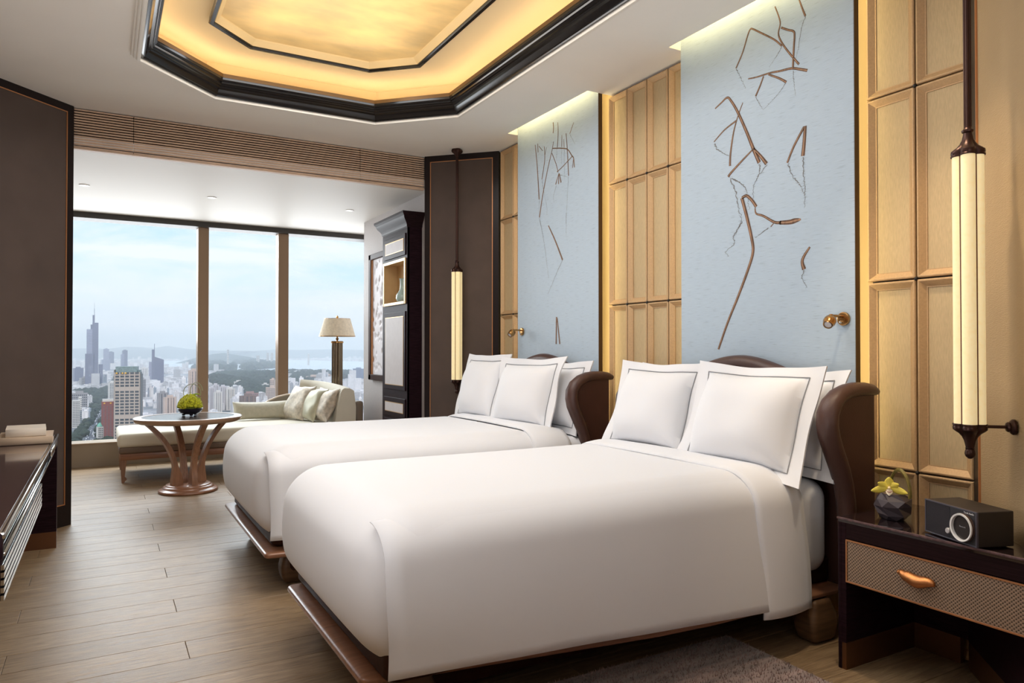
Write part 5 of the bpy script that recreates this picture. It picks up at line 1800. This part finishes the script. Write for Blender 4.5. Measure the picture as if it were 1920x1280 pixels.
# hills on the horizon
def hill(name, D, prof, m, depth=2500):
    fw = Vector((math.sin(math.radians(29.628)), math.cos(math.radians(29.628))))
    rt = Vector((fw.y, -fw.x))
    q = MB()
    rows = []
    for u, v in prof:
        z = 1.2 + (656 - v) / 1346.0 * D
        rows.append((u, z))
    pts = []
    for u, z in rows:
        for k, s in ((-1, 0.0), (-0.5, 0.62), (0, 1.0), (0.6, 0.5), (1, 0.0)):
            p = (fw + rt * ((u - 960) / 1346.0)) * D + fw * k * depth
            pts.append((p.x, p.y, GZ + (z - GZ) * s))
    n = len(rows)
    q.add(pts, [(i * 5 + j, (i + 1) * 5 + j, (i + 1) * 5 + j + 1, i * 5 + j + 1) for i in range(n - 1) for j in range(4)])
    o = recalc(obj(name, q, m, smooth=50))
    o['kind'] = 'structure'
M_hill = mat('wooded_hillside', lin(84, 92, 84), 0.95, var=0.2, vscale=0.002)
hill('hills', 17500, [(60, 657), (140, 653), (180, 652.5), (205, 655), (220, 652), (235, 649.5), (262, 650.5), (288, 652.5), (300, 651.5), (315, 648), (332, 651), (352, 654), (400, 657), (470, 657.5)], M_hill)
hill('hill', 10500, [(370, 671), (385, 666), (400, 663.5), (420, 661.5), (436, 664), (455, 667), (480, 671)], M_hill, 700)
hill('hills', 19000, [(470, 658), (520, 655), (560, 656), (620, 654.5), (680, 656), (760, 658)], M_hill)

# ---- towers
CAMP = Vector((0, 0))
def face(x, y, turn=0.0):
    return math.atan2(-y, -x) + PI / 2 + turn            # local -Y looks at the room
M_glassw = mat('violet_grey_curtain_wall', lin(112, 112, 134), 0.25, metal=0.2, var=0.12, vscale=0.05, vstretch=(1, 1, 4))
M_glassw2 = mat('pale_violet_curtain_wall', lin(150, 150, 172), 0.25, metal=0.2, var=0.1, vscale=0.05, vstretch=(1, 1, 4))
M_win = mat('far_window_glass', lin(72, 76, 84), 0.2)
M_conc = mat('pale_concrete', lin(206, 198, 194), 0.8, var=0.08, vscale=0.05)
M_conc2 = mat('rose_concrete', lin(196, 172, 160), 0.8, var=0.08, vscale=0.05)
M_conc3 = mat('grey_concrete', lin(150, 144, 146), 0.8, var=0.08, vscale=0.05)
def tbox(root, name, m, x0, x1, y0, y1, z0, z1):
    return obj(name, MB().box(x0, x1, y0, y1, z0, z1), m, root, smooth=0, world=False)
def window_field(root, w, d, zb, zt, cols, rows, m=None, fill=0.6, fillz=0.55, sides=True):
    q = MB()
    def fld(n, L_, place):
        for i in range(n):
            for j in range(rows):
                a0 = -L_ / 2 + L_ * (i + (1 - fill) / 2) / n
                a1 = a0 + L_ * fill / n
                b0 = zb + (zt - zb) * (j + (1 - fillz) / 2) / rows
                b1 = b0 + (zt - zb) * fillz / rows
                place(a0, a1, b0, b1)
    fld(cols, w, lambda a0, a1, b0, b1: q.box(a0, a1, -d / 2 - 0.25, -d / 2 + 0.1, b0, b1))
    if sides:
        n2 = max(1, int(cols * d / w * 0.7))
        fld(n2, d, lambda a0, a1, b0, b1: q.box(w / 2 - 0.1, w / 2 + 0.25, a0, a1, b0, b1))
        fld(n2, d, lambda a0, a1, b0, b1: q.box(-w / 2 - 0.25, -w / 2 + 0.1, a0, a1, b0, b1))
    o = obj('windows', q, m or M_win, root, smooth=0, world=False)
    o['kind'] = 'stuff'
    return o
def building(label, x, y, w, zt, m, cols=5, rows=16, d=None, turn=0.25, roof=True, group=None, wm=None, name='apartment_tower', fill=0.6, fillz=0.55, cat='building', fins=0):
    d = d or w * 0.8
    r = thing(name, label, cat, (x, y, GZ), face(x, y, turn), group)
    H = zt - GZ
    tbox(r, 'body', m, -w / 2, w / 2, -d / 2, d / 2, 0, H)
    window_field(r, w * 0.94, d, H * 0.03, H * 0.97, cols, rows, wm, fill, fillz)
    if fins:
        for k in range(fins):
            a = -w / 2 + w * (k + 0.5) / fins
            tbox(r, 'bay', m, a - w * 0.11 / fins * 2, a + w * 0.11 / fins * 2, -d / 2 - 2.2, -d / 2 + 0.2, 0, H * 1.0 + 2)
    if roof:
        tbox(r, 'roof_house', m, -w * 0.22, w * 0.25, -d * 0.2, d * 0.25, H, H + 5 + 0.04 * w)
        tbox(r, 'parapet', m, -w * 0.52, w * 0.52, -d * 0.52, -d * 0.48, H - 1, H + 1.5)
    return r

# the tallest tower, stepped, with a needle
zf = thing('spire_tower', 'tallest violet glass skyscraper with stepped top and needle spire', 'skyscraper', (-45, 3985, GZ), face(-45, 3985))
def zb(nm, m, cx_, w, zt, dd=30, dy=0):
    return tbox(zf, nm, m, cx_ - w / 2, cx_ + w / 2, -dd / 2 + dy, dd / 2 + dy, 0, zt - GZ)
zb('lower_shoulder', M_glassw, -14, 35, -16, 34, -6)
zb('west_shaft', M_glassw2, -9, 34, 101, 30)
zb('east_shaft', M_glassw, 10, 25, 132, 28, -4)
zb('step', M_glassw, -2, 16, 123, 24, 2)
zb('crown_box', M_glassw, 2.5, 9, 169, 9)
n_ = tbox(zf, 'needle', M_glassw, 4.4, 6.4, -1, 1, 169 - GZ, 200 - GZ)
tbox(zf, 'needle_tip', M_glassw, 5.0, 5.9, -.5, .5, 200 - GZ, 230 - GZ)
tbox(zf, 'annex', M_glassw, 24, 42, -10, 12, 0, -67 - GZ)
q = MB()
for k in range(34):
    z = 8 + k * 7.6
    q.box(-26, 7.5, -15.4, -14.8, z, z + 0.9) if z < 278 else None
    q.box(-2.4, 22.4, -18.3, -17.9, z, z + 0.9)
for k in range(9):
    q.box(-31 + 4.2 * k - 0.5, -31 + 4.2 * k + 0.5, -23.4, -22.8, 4, 163)
bnd = obj('floor_bands', q, mat('dark_violet_band', lin(86, 86, 108), 0.3), zf, smooth=0, world=False)
bnd['kind'] = 'stuff'

# glass slab with a mast
mt = thing('mast_tower', 'violet grey glass office tower with a sloping top and mast', 'skyscraper', (226, 3830, GZ), face(226, 3830))
q = MB()
q.prism([(-24, 0), (26, 0), (26, -45 - GZ), (-24, -27 - GZ)], -18, 18, axis='y')
recalc(obj('body', q, M_glassw, mt, smooth=0, world=False))
tbox(mt, 'core', M_glassw, -26, -14, -19.5, 4, 0, 4 - GZ)
tbox(mt, 'mast', M_glassw, -16, -13.6, -2, 0, 0, 31 - GZ)
tbox(mt, 'side_block', M_glassw2, -38, -25, -8, 12, 0, -55 - GZ)
window_field(mt, 46, 36, 14, 128, 10, 26, mat('dim_band_glass', lin(92, 94, 118), 0.25), 0.8, 0.5, sides=False)
pd = thing('podium_block', 'long dark podium building below the mast tower with white roof lettering', 'building', (212, 3640, GZ), face(212, 3640))
tbox(pd, 'body', mat('slate_podium', lin(96, 98, 116), 0.7), -54, 54, -25, 25, 0, 10)
tbox(pd, 'roof_deck', mat('slate_roof', lin(78, 80, 96), 0.7), -54, 54, -25, 25, 10, 11)
q = MB()
for k in range(9):
    q.box(-6 + k * 4.4, -3.0 + k * 4.4, -26, -25, 12, 17)
o = obj('roof_sign', q, mat('white_sign', lin(245, 245, 250), 0.6), pd, smooth=0, world=False)
o['kind'] = 'stuff'

# grid-fronted office tower nearest the window
gt = thing('grid_tower', 'stone grid office tower with dark square windows, closest to the window', 'skyscraper', (42.7, 1608, GZ), face(42.7, 1608, -0.10))
H = -42 - GZ
M_stone = mat('warm_grey_stone', lin(176, 160, 150), 0.8)
tbox(gt, 'body', mat('dark_core_glass', lin(80, 80, 84), 0.3), -21.4, 22.6, -19, 20, 0, H)
pane = None
nc, nr = 5, 22
fh = (H - 6) / nr
for j in range(nr):
    solid_row = j in (17, 8)
    for i in range(nc):
        if solid_row:
            continue
        x0 = -20.2 + i * 8.5
        if pane is None:
            pane = obj('window_pane', MB().box(0.0, 6.6, -0.15, 0.15, 0.0, fh * 0.66), mat('grid_tower_glass', lin(62, 68, 76), 0.12, spec=0.7), gt, smooth=0, world=False)
            pane.location = (x0, -19.2, 1.0 + j * fh)
        else:
            link_copy(pane, gt, 'window_pane', (x0, -19.2, 1.0 + j * fh))
for i in range(nc + 1):
    tbox(gt, 'pier', M_stone, -22.2 + i * 8.5, -20.3 + i * 8.5, -20.4, -18.8, 0, H)
for j in range(nr + 1):
    tbox(gt, 'spandrel', M_stone, -22, 22.4, -20.1, -18.9, j * fh - 0.3 + (-fh * 0.3 if False else 0), j * fh + fh * (0.30 if j not in (17, 8) else 1.0))
tbox(gt, 'west_return', mat('shaded_stone_glass', lin(112, 108, 106), 0.5), -23.0, -21.4, -19.5, 20, 0, H + 5)
tbox(gt, 'east_return', MATS['shaded_stone_glass'], 22.4, 24.0, -19.5, 20, 0, H - 4)
M_crown = mat('green_glass_crown', lin(116, 130, 130), 0.3, var=0.25, vscale=0.3)
tbox(gt, 'crown', M_crown, -20.5, 17, -16, 16, H, H + 11)
tbox(gt, 'crown', M_crown, 17, 22, -12, 14, H, H + 4)
q = MB()
for a in (-18, -8, -2.5):
    q.lathe([(0.2, 0), (2.0, 0.6), (1.6, 2.2), (0.3, 3.2)], 8, c=(a, -20.6, H - 3.2))
obj('gold_emblems', q, mat('gold_sign', lin(222, 168, 60), 0.4), gt, smooth=0, world=False)

rb = thing('brick_tower', 'red brick hotel tower with a pale roof beside the grid tower', 'building', (9.9, 1648, GZ), face(9.9, 1648, 0.0))
H = -101 - GZ
M_brick = mat('red_brick_wall', lin(136, 82, 78), 0.85, var=0.08, vscale=0.2)
tbox(rb, 'body', M_brick, -13, 13, -11, 12, 0, H)
tbox(rb, 'roof', M_conc, -11.5, 13, -10, 12, H, H + 4.5)
window_field(rb, 24, 22, 3, H - 8, 4, 20, mat('brick_tower_glass', lin(104, 98, 106), 0.3), 0.5, 0.35)
q = MB()
for a in (-8, 3):
    q.box(a - 1.5, a + 1.5, -11.4, -11, H - 4.5, H - 2)
obj('gold_emblems', q, MATS['gold_sign'], rb, smooth=0, world=False)
ca = thing('corner_house', 'cream corner house with a green domed roof at the foot of the brick tower', 'building', (-5.5, 1640, GZ), face(-5.5, 1640, 0.3))
tbox(ca, 'body', M_conc, -5, 5, -5, 5, 0, 30)
window_field(ca, 9, 10, 2, 28, 3, 7)
obj('green_dome', MB().lathe([(5.5, 30), (5.2, 32), (3.8, 35), (1.5, 37), (0.2, 38)], 12), mat('copper_green', lin(110, 168, 150), 0.6), ca, world=False)

wl = building('white apartment tower at the left edge of the window beside the dark wall', -55.8, 1968, 15.5, -116, M_conc, 5, 15, d=14, turn=0.1, roof=False)
building('narrow white lift tower beside the white apartment block at the left edge', -48.1, 2004, 6.6, -110, M_conc, 2, 14, d=7, turn=0.1, roof=False, name='lift_tower', fill=0.4)
building('dark slab block behind the white apartment tower at the left edge', -60, 2394, 40, -122, M_conc3, 8, 8, d=20, turn=0.1)
building('violet square tower left of the needle spire skyscraper', -114, 4324, 41, -92, M_glassw, 6, 12, wm=MATS['dim_band_glass'])
building('low pale block at the foot of the needle spire skyscraper', -74, 4000, 46, -131, M_conc3, 8, 5)
building('broad grey tower just right of the needle spire skyscraper', 11.8, 6690, 56, -76, M_glassw2, 7, 10, wm=MATS['dim_band_glass'])
building('tall pale tower standing behind the broad grey tower', 18, 6700, 40, 9, M_glassw2, 6, 18, wm=MATS['dim_band_glass'], turn=0.0)
building('slim grey tower on the right flank of the tall pale tower', 55, 7185, 42, -17, M_glassw, 5, 14, wm=MATS['dim_band_glass'])
building('distant tall slim tower beyond the avenue', 133, 5907, 31, -2, M_glassw, 4, 16, wm=MATS['dim_band_glass'])
building('shorter partner of the distant slim tower beyond the avenue', 115.7, 5800, 19, -29, M_glassw2, 3, 12, wm=MATS['dim_band_glass'])
building('beige stepped tower behind the brick tower', 26.5, 2823, 22, -110, M_conc, 4, 12, d=20)
building('grey office block right behind the grid tower', 113.4, 2717, 19, -97, M_conc3, 4, 14)
building('thin pale slab peeping out beside the grid tower', 82.5, 2018, 7, -127, M_conc2, 2, 12)
building('white cluster of flats between grid tower and mast tower', 217, 4989, 40, -111, M_conc, 6, 8, fins=3)
building('dark grey flats just left of the moss bowl', 144.9, 2250, 25, -120, M_conc3, 5, 14, fins=3)
building('rose concrete flats left of the moss bowl', 156, 2142, 28, -126, M_conc2, 6, 14, fins=4)
building('tall brown flats beside the left window mullion', 255, 2556, 26, -65, M_conc2, 5, 22, fins=3)
for k, (x, y, w, z, lb) in enumerate(((276, 2264, 14, -110, 'hard against the left window mullion'), (284.4, 2198, 21, -119, 'second from the left mullion and nearest of its cluster'), (314.8, 2329, 22, -110, 'third from the left mullion'), (334.5, 2318, 25, -117, 'at the right end of its cluster'), (318, 2520, 21, -113, 'standing at the back of its cluster'))):
    building('ribbed white apartment tower ' + lb, x, y, w, z, M_conc if k % 2 else mat('lilac_concrete', lin(196, 188, 192), 0.8), 6, 18, fins=4, turn=0.2, group='ribbed apartment cluster', fill=0.5)
building('white hospital slab in front of the wooded hill', 474, 3804, 46, -146, M_conc, 8, 5)
building('grey white slab block on the near slope of the wooded hill', 518, 3355, 34, -138, M_conc, 6, 9, fins=3)
building('long red roofed block below the wooded hill', 450, 2670, 56, -152, mat('red_roof_block', lin(160, 122, 116), 0.8), 9, 5, d=18)
building('brown stepped housing block behind the sage bolster', 372, 2240, 40, -134, mat('brown_housing', lin(128, 104, 96), 0.8), 7, 9, fins=3)
building('tall pink tower beside the right window mullion', 521, 2630, 36, -131, M_conc2, 6, 10, turn=-0.5)
building('upper pink tower rising behind the one beside the right mullion', 534, 2690, 17, -105, M_conc2, 3, 12, turn=-0.5)
building('grey white house left of the pink towers', 583, 3095, 24, -140, M_conc, 4, 6)
building('lone white tower on the far lake shore', 1129, 7986, 18, 8, M_conc, 2, 10, roof=False)
building('left one of the twin white towers on the far shore', 1688, 8818, 25, -30, M_conc, 3, 10, roof=False, group='twin far towers')
building('right one of the twin white towers on the far shore', 1732, 8794, 25, -30, M_conc, 3, 10, roof=False, group='twin far towers')
building('short white tower left of the twin far towers', 1531, 8563, 30, -59, M_conc, 3, 7, roof=False)
building('white tower beyond the lake left of the floor lamp', 2108, 8580, 20, -42, M_conc, 3, 8, roof=False)
building('blue grey office tower right of the floor lamp', 1215, 3843, 50, -101, mat('blue_grey_curtain_wall', lin(128, 136, 158), 0.4), 8, 14, wm=MATS['dim_band_glass'], turn=-0.25)
building('white crested block just right of the floor lamp column', 1066, 3527, 40, -148, M_conc, 6, 5, fins=3)
building('wide pink brick block above the chaise backrest', 1055, 4165, 78, -149, M_conc2, 10, 4)
building('second pink brick block beside the lamp column', 1143, 4197, 46, -145, M_conc2, 6, 4)

# small buildings: the nearest are separate things, the far carpet is one mass
M_small = mat('mixed_city_walls', lin(206, 200, 202), 0.85, island=0.30, var=0.10, vscale=0.2)
def free(x, y):
    if near_road(x, y, 34):
        return False
    for p in (LAKE, FOREST, FOREST2, AVENUE, BELT, SHORE):
        if inside((x, y), p):
            return False
    return True
protos = []
for k in range(4):
    w, d, h = ((1.0, 0.7, 0.9), (0.7, 0.9, 1.3), (1.3, 0.6, 0.7), (0.8, 0.8, 1.0))[k]
    q = MB().box(-w / 2, w / 2, -d / 2, d / 2, 0, h).box(-w * 0.3, w * 0.1, -d * 0.3, d * 0.2, h, h * 1.15).box(w * 0.2, w * 0.4, -d * 0.2, d * 0.3, h, h * 1.08)
    for i in range(4):
        q.box(-w / 2 + w * (i + 0.2) / 4, -w / 2 + w * (i + 0.7) / 4, -d / 2 - 0.004, -d / 2, h * 0.15, h * 0.85)
    protos.append(q)
n_small = 0
small_me = [None] * 4
near_pts = []
while len(near_pts) < 210:
    y = rng.uniform(1700, 3800)
    a = math.radians(rng.uniform(-4, 19))
    x = y * math.tan(a)
    if free(x, y):
        near_pts.append((x, y))
for x, y in near_pts:
    k = rng.randrange(4)
    s = rng.uniform(12, 30)
    if small_me[k] is None:
        o = obj('city_building', protos[k], M_small, smooth=0)
        small_me[k] = o
    else:
        o = small_me[k].copy()
        COL.objects.link(o)
        o.name = 'city_building'
    o.location = (x, y, GZ)
    o.scale = (s, s, s * rng.uniform(0.7, 1.5))
    o.rotation_euler = (0, 0, face(x, y, rng.uniform(-0.6, 0.6)))
    tag(o, 'small pale building packed among others on the city floor below the window', 'building', 'small buildings of the near city')
q = MB()
for _ in range(19000):
    t = rng.random()
    y = 2600 * (15000 / 2600) ** (t ** 0.8)
    a = math.radians(rng.uniform(-14, 30))
    x = y * math.tan(a)
    if not free(x, y):
        continue
    if math.sin(x / 300.0) * math.sin(y / 420.0 + 1) > 0.45:
        continue
    w = rng.uniform(10, 26) * (1 + y / 15000)
    h = rng.uniform(9, 26) * (3.0 if rng.random() < 0.04 else 1)
    c, s_ = math.cos(0.3), math.sin(0.3)
    dd = w * rng.uniform(0.4, 1.0)
    vs = [(x + (i * c - j * s_), y + (i * s_ + j * c), GZ + k_) for i in (-w / 2, w / 2) for j in (-dd / 2, dd / 2) for k_ in (0, h)]
    q.add(vs, [(4, 6, 7, 5), (0, 4, 5, 1), (2, 3, 7, 6), (0, 1, 3, 2), (1, 5, 7, 3)])
o = obj('city_blocks', q, M_small, smooth=0)
o['kind'] = 'stuff'
o['label'] = 'hazy carpet of countless small city buildings reaching to the horizon'

# haze over the city
hz = bpy.data.materials.new('city_haze')
hz.use_nodes = True
t_ = hz.node_tree
t_.nodes.clear()
vs_ = t_.nodes.new('ShaderNodeVolumeScatter')
vs_.inputs['Color'].default_value = (0.93, 0.94, 1.0, 1)
vs_.inputs['Density'].default_value = 1.0 / 9200
vs_.inputs['Anisotropy'].default_value = 0.0
oo = t_.nodes.new('ShaderNodeOutputMaterial')
t_.links.new(vs_.outputs[0], oo.inputs['Volume'])
q = MB()
q.box(-9000, 22000, 1000, 26000, GZ - 5, 420)
h_ = obj('haze', q, hz, smooth=0)
h_['kind'] = 'structure'
